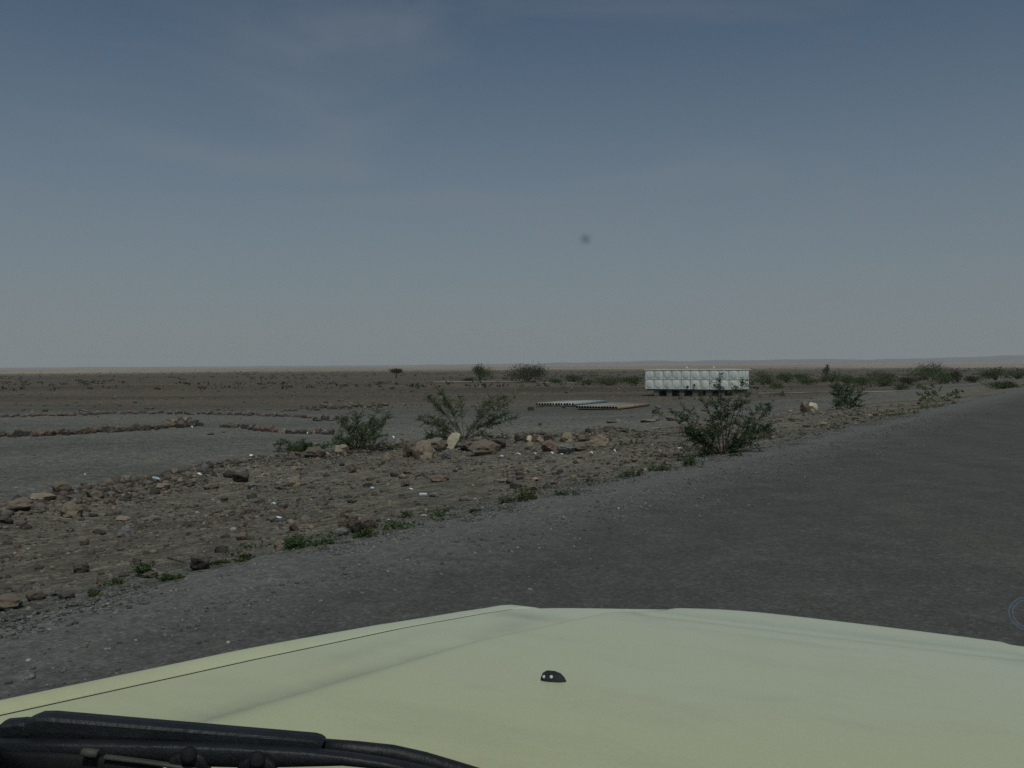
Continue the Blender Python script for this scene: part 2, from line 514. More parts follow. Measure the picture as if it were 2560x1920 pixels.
def ground_mat():
    mt, nt, b, out = new_mat('stony_ground')
    g = nt.nodes.new('ShaderNodeNewGeometry')
    P = g.outputs['Position']
    at_ = nt.nodes.new('ShaderNodeAttribute'); at_.attribute_name = 'zone'
    sep = nt.nodes.new('ShaderNodeSeparateColor')
    nt.links.new(at_.outputs['Color'], sep.inputs['Color'])
    big = tex_noise(nt, P, .25, 5, .6)
    med = tex_noise(nt, P, 1.3, 6, .65)
    fine = tex_noise(nt, P, 16, 5, .7)
    rg = ramp(nt, [(.3, (.145, .145, .134)), (.7, (.215, .208, .188))])
    nt.links.new(med.outputs['Fac'], rg.inputs['Fac'])
    rr = ramp(nt, [(.3, (.142, .132, .112)), (.72, (.27, .243, .20))])
    nt.links.new(med.outputs['Fac'], rr.inputs['Fac'])
    rd = ramp(nt, [(.3, (.088, .078, .063)), (.7, (.19, .158, .125))])
    nt.links.new(med.outputs['Fac'], rd.inputs['Fac'])
    pl = ramp(nt, [(.35, (.26, .215, .165)), (.65, (.44, .37, .29))])
    vbig = tex_noise(nt, P, .0035, 4, .6)
    nt.links.new(vbig.outputs['Fac'], pl.inputs['Fac'])
    def soft(ch, amt=.9):
        # break the border of a zone up with noise
        a = nt.nodes.new('ShaderNodeMath'); a.operation = 'MULTIPLY_ADD'
        nt.links.new(med.outputs['Fac'], a.inputs[0]); a.inputs[1].default_value = amt; a.inputs[2].default_value = -amt / 2
        s_ = nt.nodes.new('ShaderNodeMath'); s_.operation = 'ADD'
        nt.links.new(sep.outputs[ch], s_.inputs[0]); nt.links.new(a.outputs[0], s_.inputs[1])
        m_ = nt.nodes.new('ShaderNodeMapRange'); m_.inputs['From Min'].default_value = .25; m_.inputs['From Max'].default_value = .75
        nt.links.new(s_.outputs[0], m_.inputs['Value'])
        return m_.outputs['Result']
    c = mix(nt, rg.outputs['Color'], rr.outputs['Color'], soft('Red'))
    c = mix(nt, c, rd.outputs['Color'], soft('Green'))
    c = mix(nt, c, pl.outputs['Color'], sep.outputs['Blue'])
    # streaks of darker scree and paler silt over the plain
    mpv = nt.nodes.new('ShaderNodeMapping'); mpv.inputs['Scale'].default_value = (.25, 1.0, 1.0); mpv.inputs['Rotation'].default_value = (0, 0, R(4))
    nt.links.new(P, mpv.inputs['Vector'])
    stre = tex_noise(nt, mpv.outputs['Vector'], .045, 5, .65)
    rs = ramp(nt, [(.36, (.62, .6, .58)), (.5, (1, 1, 1)), (.66, (1.35, 1.27, 1.18))])
    nt.links.new(stre.outputs['Fac'], rs.inputs['Fac'])
    c = mix(nt, c, rs.outputs['Color'], .8, 'MULTIPLY')
    # pebbles: cells of their own value
    for sc, lo, hi, k in ((9.0, .55, 1.45, .8), (32.0, .5, 1.6, .75)):
        vo = nt.nodes.new('ShaderNodeTexVoronoi'); vo.inputs['Scale'].default_value = sc
        nt.links.new(P, vo.inputs['Vector'])
        sp = nt.nodes.new('ShaderNodeSeparateColor'); nt.links.new(vo.outputs['Color'], sp.inputs['Color'])
        rv = ramp(nt, [(0, (lo, lo, lo)), (.75, (1, .98, .95)), (1, (hi, hi * .97, hi * .92))])
        nt.links.new(sp.outputs['Red'], rv.inputs['Fac'])
        c = mix(nt, c, rv.outputs['Color'], k, 'MULTIPLY')
    nt.links.new(c, b.inputs['Base Color'])
    b.inputs['Roughness'].default_value = .95
    b.inputs['Specular IOR Level'].default_value = .15
    vo2 = nt.nodes.new('ShaderNodeTexVoronoi'); vo2.inputs['Scale'].default_value = 18
    nt.links.new(P, vo2.inputs['Vector'])
    ad = nt.nodes.new('ShaderNodeMath'); ad.operation = 'MULTIPLY_ADD'
    nt.links.new(vo2.outputs['Distance'], ad.inputs[0]); ad.inputs[1].default_value = -.7
    nt.links.new(fine.outputs['Fac'], ad.inputs[2])
    bp = nt.nodes.new('ShaderNodeBump'); bp.inputs['Strength'].default_value = .8; bp.inputs['Distance'].default_value = .035
    nt.links.new(ad.outputs[0], bp.inputs['Height'])
    nt.links.new(bp.outputs['Normal'], b.inputs['Normal'])
    return mt
gme.materials.append(ground_mat())
ground = tag(link('ground', gme), 'bare stony desert ground stretching to the horizon', kind='structure')

# road: a sheet with a ragged gravel edge, laid above the ground
def road_mat():
    mt, nt, b, out = new_mat('worn_road')
    g = nt.nodes.new('ShaderNodeNewGeometry'); P = g.outputs['Position']
    mpv = nt.nodes.new('ShaderNodeMapping'); mpv.inputs['Rotation'].default_value = (0, 0, ROAD_AZ); mpv.inputs['Scale'].default_value = (1.0, .06, 1)
    nt.links.new(P, mpv.inputs['Vector'])
    tr = tex_noise(nt, mpv.outputs['Vector'], .55, 5, .6)
    md = tex_noise(nt, P, 1.6, 6, .65)
    r = ramp(nt, [(.34, (.093, .091, .085)), (.5, (.099, .096, .089)), (.66, (.108, .102, .093))])
    nt.links.new(tr.outputs['Fac'], r.inputs['Fac'])
    r2 = ramp(nt, [(.3, (.84, .84, .84)), (.7, (1.14, 1.12, 1.1))])
    nt.links.new(md.outputs['Fac'], r2.inputs['Fac'])
    c = mix(nt, r.outputs['Color'], r2.outputs['Color'], 1, 'MULTIPLY')
    # loose gravel and dust towards the verge
    ua = nt.nodes.new('ShaderNodeAttribute'); ua.attribute_name = 'verge'
    ad = nt.nodes.new('ShaderNodeMath'); ad.operation = 'MULTIPLY_ADD'
    nt.links.new(md.outputs['Fac'], ad.inputs[0]); ad.inputs[1].default_value = .8
    su = nt.nodes.new('ShaderNodeMath'); su.operation = 'SUBTRACT'
    nt.links.new(ua.outputs['Fac'], su.inputs[0]); su.inputs[1].default_value = .4
    nt.links.new(su.outputs[0], ad.inputs[2])
    cl = nt.nodes.new('ShaderNodeMapRange'); cl.inputs['From Min'].default_value = .05; cl.inputs['From Max'].default_value = .75
    nt.links.new(ad.outputs[0], cl.inputs['Value'])
    vg_n = tex_noise(nt, P, 9, 5, .7)
    rvg = ramp(nt, [(.3, (.115, .113, .106)), (.72, (.20, .193, .178))]); nt.links.new(vg_n.outputs['Fac'], rvg.inputs['Fac'])
    c = mix(nt, c, rvg.outputs['Color'], cl.outputs['Result'])
    for sc, lo, hi, k in ((14.0, .85, 1.15, .6), (45.0, .6, 1.4, .7)):
        vo = nt.nodes.new('ShaderNodeTexVoronoi'); vo.inputs['Scale'].default_value = sc
        nt.links.new(P, vo.inputs['Vector'])
        sp = nt.nodes.new('ShaderNodeSeparateColor'); nt.links.new(vo.outputs['Color'], sp.inputs['Color'])
        rv = ramp(nt, [(0, (lo, lo, lo)), (.8, (1, 1, 1)), (1, (hi, hi, hi))])
        nt.links.new(sp.outputs['Red'], rv.inputs['Fac'])
        c = mix(nt, c, rv.outputs['Color'], k, 'MULTIPLY')
    nt.links.new(c, b.inputs['Base Color'])
    b.inputs['Roughness'].default_value = .9
    b.inputs['Specular IOR Level'].default_value = .2
    fn = tex_noise(nt, P, 60, 4, .7)
    bp = nt.nodes.new('ShaderNodeBump'); bp.inputs['Strength'].default_value = .45; bp.inputs['Distance'].default_value = .012
    nt.links.new(fn.outputs['Fac'], bp.inputs['Height'])
    nt.links.new(bp.outputs['Normal'], b.inputs['Normal'])
    return mt
us = np.concatenate([np.linspace(-30, 60, 700), 60 * (3500 / 60) ** np.linspace(0, 1, 80)[1:]])
frac = [0, .03, .06, .09, .12, .16, .2, .25, .3, .4, .5, .6, .7, .75, .8, .84, .88, .91, .94, .97, 1]
V, Q, vg = [], [], []
for u in us:
    je = .30 * noise.noise(Vector((u * .5, 1, 0))) + .20 * noise.noise(Vector((u * 2.3, 2, 0))) + .10 * noise.noise(Vector((u * 6.1, 3, 0)))
    jr = .22 * noise.noise(Vector((u * .7, 7, 0)))
    for f_ in frac:
        s = (1 - f_) * (0 + je) + f_ * (-WIDTH + jr)
        L = s + EDGE
        edge = min(f_, 1 - f_)
        z = 0.012 if edge > .05 else (-.028 if edge == 0 else (-0.012 if edge < .04 else .0))
        V.append((RD[0] * u + LD[0] * L, RD[1] * u + LD[1] * L, z))
        vg.append(max(0, 1 - min(f_, 1 - f_) / .19))
n = len(frac)
for i in range(len(us) - 1):
    for k in range(n - 1):
        Q.append((i * n + k, (i + 1) * n + k, (i + 1) * n + k + 1, i * n + k + 1))
rme = np_mesh('road', V, Q, road_mat(), smooth=True)
va = rme.attributes.new('verge', 'FLOAT', 'POINT'); va.data.foreach_set('value', np.array(vg, dtype=np.float32))
tag(link('road', rme), 'grey brown unmarked road with loose gravel along its verge', kind='structure')

# pale dirt track crossing behind the tank
def strip(name, pix, half, mat, lift=.03):
    P0 = [at(*p) for p in pix]
    pts = []
    for a, b in zip(P0[:-1], P0[1:]):
        k = max(2, int((b - a).length / 3))
        pts += [a.lerp(b, t / k) for t in range(k)]
    pts.append(P0[-1])
    V, Q = [], []
    for i, p in enumerate(pts):
        d = (pts[min(i + 1, len(pts) - 1)] - pts[max(i - 1, 0)]); d.z = 0; d.normalize()
        nrm = Vector((-d.y, d.x, 0))
        for s_ in (-1, 0, 1):
            q = p + nrm * s_ * half * (1 + .35 * noise.noise(Vector((p.x * .3, p.y * .3, s_))))
            V.append((q.x, q.y, gz(q.x, q.y) + lift + .02 * (1 - abs(s_))))
    for i in range(len(pts) - 1):
        for k in range(2):
            Q.append((i * 3 + k, i * 3 + k + 1, (i + 1) * 3 + k + 1, (i + 1) * 3 + k))
    return link(name, np_mesh(name, V, Q, mat, True))
M['track'] = mottled('track', (.28, .235, .18), (.40, .34, .27), .6, .95, .3)
tag(strip('path', [(1895, 984), (2000, 982), (2100, 980), (2180, 979), (2250, 979)], .75, 'track'), 'pale strip of bare dirt track right of the tank', kind='structure')
tag(strip('path', [(1080, 955), (1180, 954), (1270, 954), (1360, 956), (1440, 957)], 1.6, 'track'), 'pale strip of dirt track below the two distant trees', kind='structure')

# low hills on the horizon
hv, hq = [], []
nh, layers = 400, [(0, 0), (700, .75), (1100, 1.0), (1700, .7), (2600, 0)]
for i in range(nh + 1):
    a = R(-75 + 150 * i / nh)
    ph = math.degrees(a)
    base = 30 + 14 * noise.noise(Vector((ph * .11, 0, 2))) + 7 * noise.noise(Vector((ph * .5, 0, 4)))
    side = 1 / (1 + math.exp(-(ph - 3) / 3.2))
    h = base * (.32 + .95 * side) + 14 / (1 + math.exp(-(ph - 24) / 2.0))
    for dy, k in layers:
        rr_ = 7000 + dy + 500 * noise.noise(Vector((ph * .08, 3, 1)))
        hv.append((rr_ * math.sin(a), rr_ * math.cos(a), -3 + h * k * (1 + .15 * noise.noise(Vector((ph * .9, dy, 7))))))
L_ = len(layers)
for i in range(nh):
    for k in range(L_ - 1):
        hq.append((i * L_ + k, (i + 1) * L_ + k, (i + 1) * L_ + k + 1, i * L_ + k + 1))
M['hill'] = mottled('hill', (.07, .06, .055), (.12, .10, .09), .004, .95, 0)
tag(link('hills', np_mesh('hills', hv, hq, 'hill', True)), 'low brown hills fading into haze on the horizon', kind='structure')

# dusty air
bm = bmesh.new()
add_box(bm, (-12500, -12500, -6), (12500, 12500, 110))
hm = bpy.data.materials.new('dusty_air'); hm.use_nodes = True
hn = hm.node_tree; hn.nodes.clear()
ho = hn.nodes.new('ShaderNodeOutputMaterial'); hp = hn.nodes.new('ShaderNodeVolumePrincipled')
hp.inputs['Color'].default_value = (.86, .90, .95, 1)
hp.inputs['Density'].default_value = 1.35e-4
hp.inputs['Anisotropy'].default_value = 0.0
hn.links.new(hp.outputs[0], ho.inputs['Volume'])
tag(link('haze', bm_mesh('haze', bm, hm)), 'thin dusty haze over the whole plain', kind='stuff')

# ------------------------------------------------------------------ stones
def rock_mesh(name, seed, mat, sub=2, cut=9, flat=.8, rough=.2):
    """an angular stone: a ball with facets cut off, of unit width, its foot a little below z = 0"""
    rnd = random.Random(seed)
    bm = bmesh.new()
    bmesh.ops.create_icosphere(bm, subdivisions=sub, radius=.5)
    planes = []
    for _ in range(cut):
        d = Vector((rnd.uniform(-1, 1), rnd.uniform(-1, 1), rnd.uniform(-.6, 1))).normalized()
        planes.append((d, rnd.uniform(.27, .42)))
    o3 = Vector((rnd.uniform(-50, 50), rnd.uniform(-50, 50), seed))
    for v in bm.verts:
        for d, h in planes:
            t = v.co.dot(d)
            if t > h: v.co -= d * (t - h) * .92
        v.co *= 1 + rough * noise.noise(v.co * 5 + o3) + rough * .6 * noise.noise(v.co * 11 + o3)
        v.co.z *= flat
    xs = [v.co.x for v in bm.verts]; zs = [v.co.z for v in bm.verts]
    w = max(xs) - min(xs); h = max(zs) - min(zs); z0 = min(zs); x0 = (max(xs) + min(xs)) / 2
    for v in bm.verts:
        v.co.x = (v.co.x - x0) / w; v.co.y /= w
        v.co.z = (v.co.z - z0) / h - .2            # unit height, foot sunk
    return bm_mesh(name, bm, mat)

RM = {}
for kk, mt in enumerate(('rock_dark', 'rock_brown', 'rock_red', 'rock_grey', 'rock_tan', 'rock_pale')):
    RM[mt] = [rock_mesh('stone_' + mt, 31 * kk + j + 1, mt) for j in range(5)]
RM_BIG = {mt: [rock_mesh('boulder_' + mt, 500 + 31 * kk + j, mt, sub=3, cut=12, rough=.2) for j in range(4)] for kk, mt in enumerate(('rock_dark', 'rock_brown', 'rock_red', 'rock_grey', 'rock_tan', 'rock_pale'))}

def stone(px, py, wpx, hpx, mt, label, group=None, name='stone', big=False, rz=None, var=None, cat=None):
    """a stone whose foot is seen at (px, py), wpx by hpx photograph pixels in size"""
    p = at(px, py)
    k = p.y / F
    lst = (RM_BIG if big else RM)[mt]
    o = link(name, lst[random.randrange(len(lst)) if var is None else var % len(lst)], loc=p)
    w = wpx * k
    o.scale = (w, w * random.uniform(.75, 1.05), hpx * k / .8)
    o.rotation_euler = (random.uniform(-.08, .08), random.uniform(-.08, .08), random.uniform(-.4, .4) if rz is None else rz)
    return tag(o, label, cat or name, group)

# standout boulders and stones, each its own
B = [
 (1056, 1148, 62, 48, 'rock_tan', 'flat faced tan boulder with a dark foot in front of the rubble bank'),
 (1030, 1142, 44, 42, 'rock_brown', 'brown boulder tucked behind the flat faced tan one'),
 (1072, 1133, 36, 22, 'rock_pale', 'small pale wedge of stone touching the flat faced tan boulder'),
 (1092, 1128, 56, 34, 'rock_brown', 'low brown boulder beside the foot of the leaning pale slab'),
 (1210, 1137, 84, 42, 'rock_brown', 'broad domed brown boulder, the widest in the rubble bank'),
 (1168, 1125, 48, 22, 'rock_dark', 'dark flat stone between the pale slab and the domed boulder'),
 (1246, 1124, 38, 28, 'rock_dark', 'blackish boulder against the right flank of the domed one'),
 (1300, 1106, 32, 26, 'rock_dark', 'pointed dark stone standing on top of the bank'),
 (1324, 1104, 14, 16, 'rock_pale', 'small cream stone right of the pointed dark one'),
 (1336, 1104, 16, 20, 'rock_brown', 'small brown block next to the small cream stone'),
 (1350, 1105, 20, 16, 'rock_tan', 'small tan stone amid the brown blocks on the bank'),
 (1370, 1102, 22, 18, 'rock_dark', 'dark tilted stone on the bank with a white scrap by it'),
 (1416, 1106, 36, 26, 'rock_tan', 'tan stone with a lit cream top on the bank'),
 (1452, 1104, 28, 18, 'rock_brown', 'brown stone behind the grey boulder on the bank'),
 (1466, 1102, 20, 18, 'rock_dark', 'dark round stone left of the tan boulder ending the bank'),
 (1415, 1132, 46, 24, 'rock_grey', 'grey rounded boulder at the front of the bank'),
 (1450, 1128, 40, 24, 'rock_brown', 'dull brown boulder right of the grey rounded one'),
 (1495, 1117, 62, 32, 'rock_tan', 'large tan boulder ending the rubble bank'),
 (1516, 1103, 24, 16, 'rock_brown', 'brown stone peeping over the tan boulder ending the bank'),
 (1375, 1128, 48, 30, 'rock_red', 'reddish crumbling boulder in the middle of the bank'),
 (1326, 1124, 28, 20, 'rock_tan', 'tan lump under the small cream stone'),
 (967, 1152, 24, 20, 'rock_tan', 'pinkish tan round stone lying before the rubble'),
 (1115, 1148, 30, 24, 'rock_grey', 'bluish grey stone in front of the low brown boulder'),
 (856, 1135, 34, 24, 'rock_tan', 'tan domed stone below the low bushy shrub'),
 (786, 1143, 58, 30, 'rock_brown', 'wide brown boulder below the creeping green mat'),
 (692, 1130, 22, 18, 'rock_grey', 'pale grey round stone at the end of the green mat'),
 (880, 1182, 24, 18, 'rock_red', 'dark red round stone in the rubble slope'),
 (985, 1192, 24, 14, 'rock_dark', 'flat dark stone half buried in the rubble slope'),
 (1100, 1202, 50, 16, 'rock_red', 'long flat red brown stone on the open rubble slope'),
 (1013, 1215, 24, 18, 'rock_brown', 'brown stone above the white paper strip'),
 (1085, 1242, 30, 12, 'rock_grey', 'flat grey green stone beside the white paper strip'),
 (1284, 1222, 22, 18, 'rock_dark', 'black pointed stone beside the yellow green weed'),
 (1262, 1206, 38, 10, 'rock_tan', 'flat orange tan stone on the slope above the black pointed one'),
 (974, 1268, 16, 18, 'rock_tan', 'upright yellowish stone on bare gravel'),
 (928, 1264, 18, 7, 'rock_tan', 'thin tan chip left of the upright yellowish stone'),
 (880, 1258, 26, 12, 'rock_dark', 'dark flat stone left of the thin tan chip'),
 (858, 1318, 30, 28, 'rock_brown', 'brown round boulder heading the verge cluster'),
 (888, 1332, 34, 34, 'rock_dark', 'charcoal round boulder at the front of the verge cluster'),
 (922, 1322, 42, 32, 'rock_brown', 'largest brown boulder of the verge cluster'),
 (855, 1340, 36, 22, 'rock_grey', 'grey low stone at the foot of the verge cluster'),
 (884, 1302, 24, 14, 'rock_red', 'small reddish stone behind the verge cluster'),
 (862, 1298, 22, 14, 'rock_dark', 'small dark stone topping the verge cluster'),
 (945, 1306, 14, 12, 'rock_grey', 'small pale grey stone right of the verge cluster'),
 (734, 1327, 26, 22, 'rock_red', 'lone dark red stone on gravel left of the verge cluster'),
 (696, 1368, 34, 18, 'rock_tan', 'tan low stone beside the leafy verge tuft'),
 (317, 1342, 46, 32, 'rock_grey', 'flat topped grey stone with a dark undercut front'),
 (498, 1424, 48, 38, 'rock_dark', 'big square charcoal block at the edge of the road'),
 (203, 1430, 46, 30, 'rock_dark', 'dark mound shaped stone on the left gravel'),
 (238, 1460, 14, 26, 'rock_tan', 'upright tan splinter of stone below the dark mound'),
 (375, 1442, 38, 14, 'rock_dark', 'dark stone behind the small upright verge plant'),
 (90, 1500, 46, 26, 'rock_brown', 'brown stone at the verge with a lit upper edge'),
 (165, 1496, 46, 18, 'rock_dark', 'low dark stone at the verge right of the brown one'),
 (140, 1488, 30, 20, 'rock_grey', 'grey stone wedged between two verge stones'),
 (20, 1520, 90, 40, 'rock_brown', 'wide brown earth caked boulder cut by the picture edge'),
 (155, 1232, 46, 28, 'rock_brown', 'brown boulder on the left end of the bank'),
 (110, 1250, 60, 18, 'rock_tan', 'long tan slab lying on the left end of the bank'),
 (175, 1290, 66, 36, 'rock_tan', 'tan boulder beneath the dark line of stones on the left bank'),
 (45, 1275, 74, 32, 'rock_brown', 'brown boulder under the left bank near the picture edge'),
 (190, 1250, 44, 14, 'rock_dark', 'dark long stone on the left bank'),
 (230, 1242, 36, 18, 'rock_dark', 'dark stone right of the long dark one on the left bank'),
 (15, 1310, 36, 24, 'rock_dark', 'dark lump low on the left bank'),
 (475, 1212, 26, 10, 'rock_dark', 'dark flat stone right of the clear bottle'),
 (605, 1205, 40, 26, 'rock_dark', 'black heaped stone in the rubble at the bank'),
 (630, 1222, 30, 18, 'rock_grey', 'grey stone under the black heaped one'),
 (735, 1215, 38, 24, 'rock_tan', 'brownish tan stone with a lit left side in the rubble'),
 (705, 1222, 40, 14, 'rock_dark', 'dark long stone left of the brownish tan one'),
 (530, 1222, 36, 14, 'rock_brown', 'rusty flat stone on the rubble slope'),
 (410, 1222, 34, 14, 'rock_tan', 'tan flat stone below the clear bottle'),
 (610, 1266, 18, 9, 'rock_tan', 'orange brown chip, the brightest on the slope'),
 (585, 1264, 16, 9, 'rock_tan', 'dull orange chip left of the brightest one'),
 (2012, 1030, 26, 28, 'rock_brown', 'brown boulder with a pale cap right of the tallest shrub'),
 (2032, 1030, 24, 24, 'rock_pale', 'pale sandy boulder beside the pale capped brown one'),
 (1976, 1032, 14, 8, 'rock_tan', 'small tan stone left of the pale sandy boulder'),
 (1640, 1034, 20, 14, 'rock_dark', 'dark round stone in front of the pipe ends'),
 (1645, 1022, 16, 8, 'rock_grey', 'small grey stone next to the rusty pipe tips'),
 (1545, 1054, 14, 8, 'rock_tan', 'small tan stone in the short heap before the pipes'),
 (1528, 1057, 26, 8, 'rock_dark', 'flat dark stone leading the short heap before the pipes'),
 (1640, 1052, 26, 12, 'rock_grey', 'pale grey stone in the short heap left of the tall shrub'),
 (1620, 1056, 40, 9, 'rock_tan', 'long low tan stone in the short heap left of the tall shrub'),
 (1678, 1052, 30, 12, 'rock_brown', 'brown stone in the short heap touching the tall shrub'),
 (1350, 1063, 10, 7, 'rock_dark', 'lone dark stone on smooth gravel below the pipes'),
 (1327, 1026, 16, 12, 'rock_dark', 'dark stone off the near end of the grey pipes'),
 (528, 1087, 16, 7, 'rock_dark', 'lone dark stone in front of the nearer stone row'),
 (559, 1082, 10, 6, 'rock_grey', 'lone grey stone below the gap of the nearer row'),
]
for i, (px, py, w, h, mt, lab) in enumerate(B):
    o = stone(px, py, w, h, mt, lab, name='boulder' if w * h > 700 else 'stone', big=w > 22, var=i)

# the leaning pale slab
def slab():
    bm = bmesh.new()
    prof = [(-.16, -.08), (.10, -.05), (.30, .42), (.36, .66), (.24, .74), (.02, .70), (-.12, .42)]
    f, bk = [], []
    for x, z in prof:
        f.append(bm.verts.new((x, -.09 + .03 * z, z))); bk.append(bm.verts.new((x * .94 + .02, .13 - .04 * z, z * .97)))
    bm.faces.new(f); bm.faces.new(bk[::-1])
    n_ = len(prof)
    for i in range(n_):
        bm.faces.new((f[i], f[(i + 1) % n_], bk[(i + 1) % n_], bk[i]))
    bmesh.ops.bevel(bm, geom=bm.edges[:], offset=.02, segments=1, affect='EDGES')
    bmesh.ops.triangulate(bm, faces=bm.faces[:])
    bmesh.ops.subdivide_edges(bm, edges=bm.edges[:], cuts=1, use_grid_fill=True)
    for v in bm.verts:
        v.co += Vector((noise.noise(v.co * 7), noise.noise(v.co * 7 + Vector((9, 0, 0))), noise.noise(v.co * 7 + Vector((0, 9, 0))))) * .02
    return bm_mesh('slab', bm, 'rock_pale')
p = at(1126, 1122)
k = p.y / F
so = link('boulder', slab(), loc=p, scale=(70 * k, 70 * k, 56 * k), rot=(R(-6), R(2), R(-8)))
tag(so, 'tall pale slab of stone leaning upright on the rubble bank', 'boulder')

# stone rows laid out on the gravel flat
ORD = 'first second third fourth fifth sixth seventh eighth ninth tenth eleventh twelfth thirteenth fourteenth fifteenth'.split()
def row(pix, n_, wmin, wmax, hmin, hmax, label, group, jit=3.0, mats=('rock_dark', 'rock_dark', 'rock_dark', 'rock_brown', 'rock_brown', 'rock_red')):
    seg = [math.dist(a, b) for a, b in zip(pix[:-1], pix[1:])]
    tot = sum(seg)
    for i in range(n_):
        t = (i + random.uniform(.1, .9)) / n_ * tot
        for (a, b), L in zip(zip(pix[:-1], pix[1:]), seg):
            if t <= L: break
            t -= L
        f_ = min(1, t / L)
        px = a[0] + (b[0] - a[0]) * f_; py = a[1] + (b[1] - a[1]) * f_ + random.uniform(-jit, jit)
        stone(px, py, random.uniform(wmin, wmax), random.uniform(hmin, hmax), random.choice(mats), label if n_ > 11 else ORD[i] + ' from left, ' + label, group)
row([(-20, 1092), (60, 1091), (130, 1088), (260, 1081), (400, 1072), (505, 1064)], 58, 14, 26, 11, 20, 'dark stone in the unbroken left half of the nearer stone row', 'nearer stone row, left half', 2)
row([(400, 1066), (450, 1061), (500, 1062)], 7, 16, 24, 14, 20, 'stone heaped on the thick end of the nearer stone row', 'thick end of the nearer stone row', 2, ('rock_dark', 'rock_brown', 'rock_tan'))
row([(552, 1068), (594, 1070)], 6, 12, 18, 9, 14, 'stone in the first short run after the gap in the nearer row', 'first short run of the nearer row', 1)
row([(610, 1071), (645, 1077), (692, 1081)], 8, 14, 22, 10, 17, 'stone in the second short run of the nearer row', 'second short run of the nearer row', 1, ('rock_dark', 'rock_brown', 'rock_red'))
row([(708, 1083), (745, 1084), (790, 1085), (838, 1085)], 11, 14, 24, 9, 17, 'stone in the last run of the nearer row, by the bushy shrub', 'last run of the nearer row', 1.5, ('rock_dark', 'rock_brown', 'rock_tan', 'rock_grey'))
row([(-20, 1043), (100, 1041), (200, 1038), (300, 1034), (420, 1035), (560, 1036), (700, 1041), (780, 1046)], 74, 9, 16, 5, 10, 'small stone in the farther low stone row', 'farther stone row', 1.5)
row([(785, 1051), (820, 1052), (870, 1049)], 9, 11, 17, 8, 15, 'stone in the thick end of the farther stone row', 'thick end of the farther stone row', 2)
row([(700, 1028), (742, 1028)], 6, 8, 13, 4, 7, 'stone in the short dash of stones behind the farther row', 'short dash of stones', 1)
row([(765, 1024), (840, 1022), (900, 1018), (970, 1016)], 24, 9, 17, 6, 14, 'stone in the loose heap left of the branching shrub', 'loose heap left of the branching shrub', 3)

# loose stones of the rubble slope and bank that show largest
def scatter_pts(n_, smin, smax, umin, umax, dens):
    out = []
    while len(out) < n_:
        u, s = random.uniform(umin, umax), random.uniform(smin, smax)
        L = s + EDGE
        x, y = RD[0] * u + LD[0] * L, RD[1] * u + LD[1] * L
        if y < 4 or abs(x / y) > .72: continue
        if random.random() < dens(x, y, s, u): out.append((x, y))
    return out
def d_rub(x, y, s, u):
    d = seg_dist(x, y)
    e = math.exp(-(d / 1.5) ** 2)
    inner = .34 if s < np.interp(u, [-5, 8, 14, 21, 28, 45], [10.5, 10.2, 11, 12.5, 9, 5.5]) else .02
    if s < .5: inner *= .3
    cl = .62 + 1.15 * noise.noise(Vector((x * .4, y * .4, 20))) + .6 * noise.noise(Vector((x * 1.3, y * 1.3, 21)))
    return max(e * .8, inner * max(.04, cl) * 1.3)
g_lab = {'rock_dark': 'loose dark stone among the rubble between road and bank', 'rock_brown': 'loose brown stone among the rubble between road and bank', 'rock_red': 'loose reddish stone among the rubble between road and bank',
         'rock_grey': 'loose grey stone among the rubble between road and bank', 'rock_tan': 'loose tan stone among the rubble between road and bank'}
for x, y in scatter_pts(110, .3, 16, -8, 40, d_rub):
    mt = random.choice(('rock_dark', 'rock_dark', 'rock_brown', 'rock_brown', 'rock_red', 'rock_grey', 'rock_tan'))
    w = random.uniform(.10, .22) * (1 + .5 * math.exp(-seg_dist(x, y)))
    o = link('stone', random.choice(RM[mt]), loc=(x, y, gz(x, y)), rot=(random.uniform(-.2, .2), random.uniform(-.2, .2), random.uniform(0, 6.28)), scale=(w, w * random.uniform(.7, 1), w * random.uniform(.4, .75)))
    tag(o, g_lab[mt], 'stone', 'loose ' + mt[5:] + ' stones of the rubble slope')

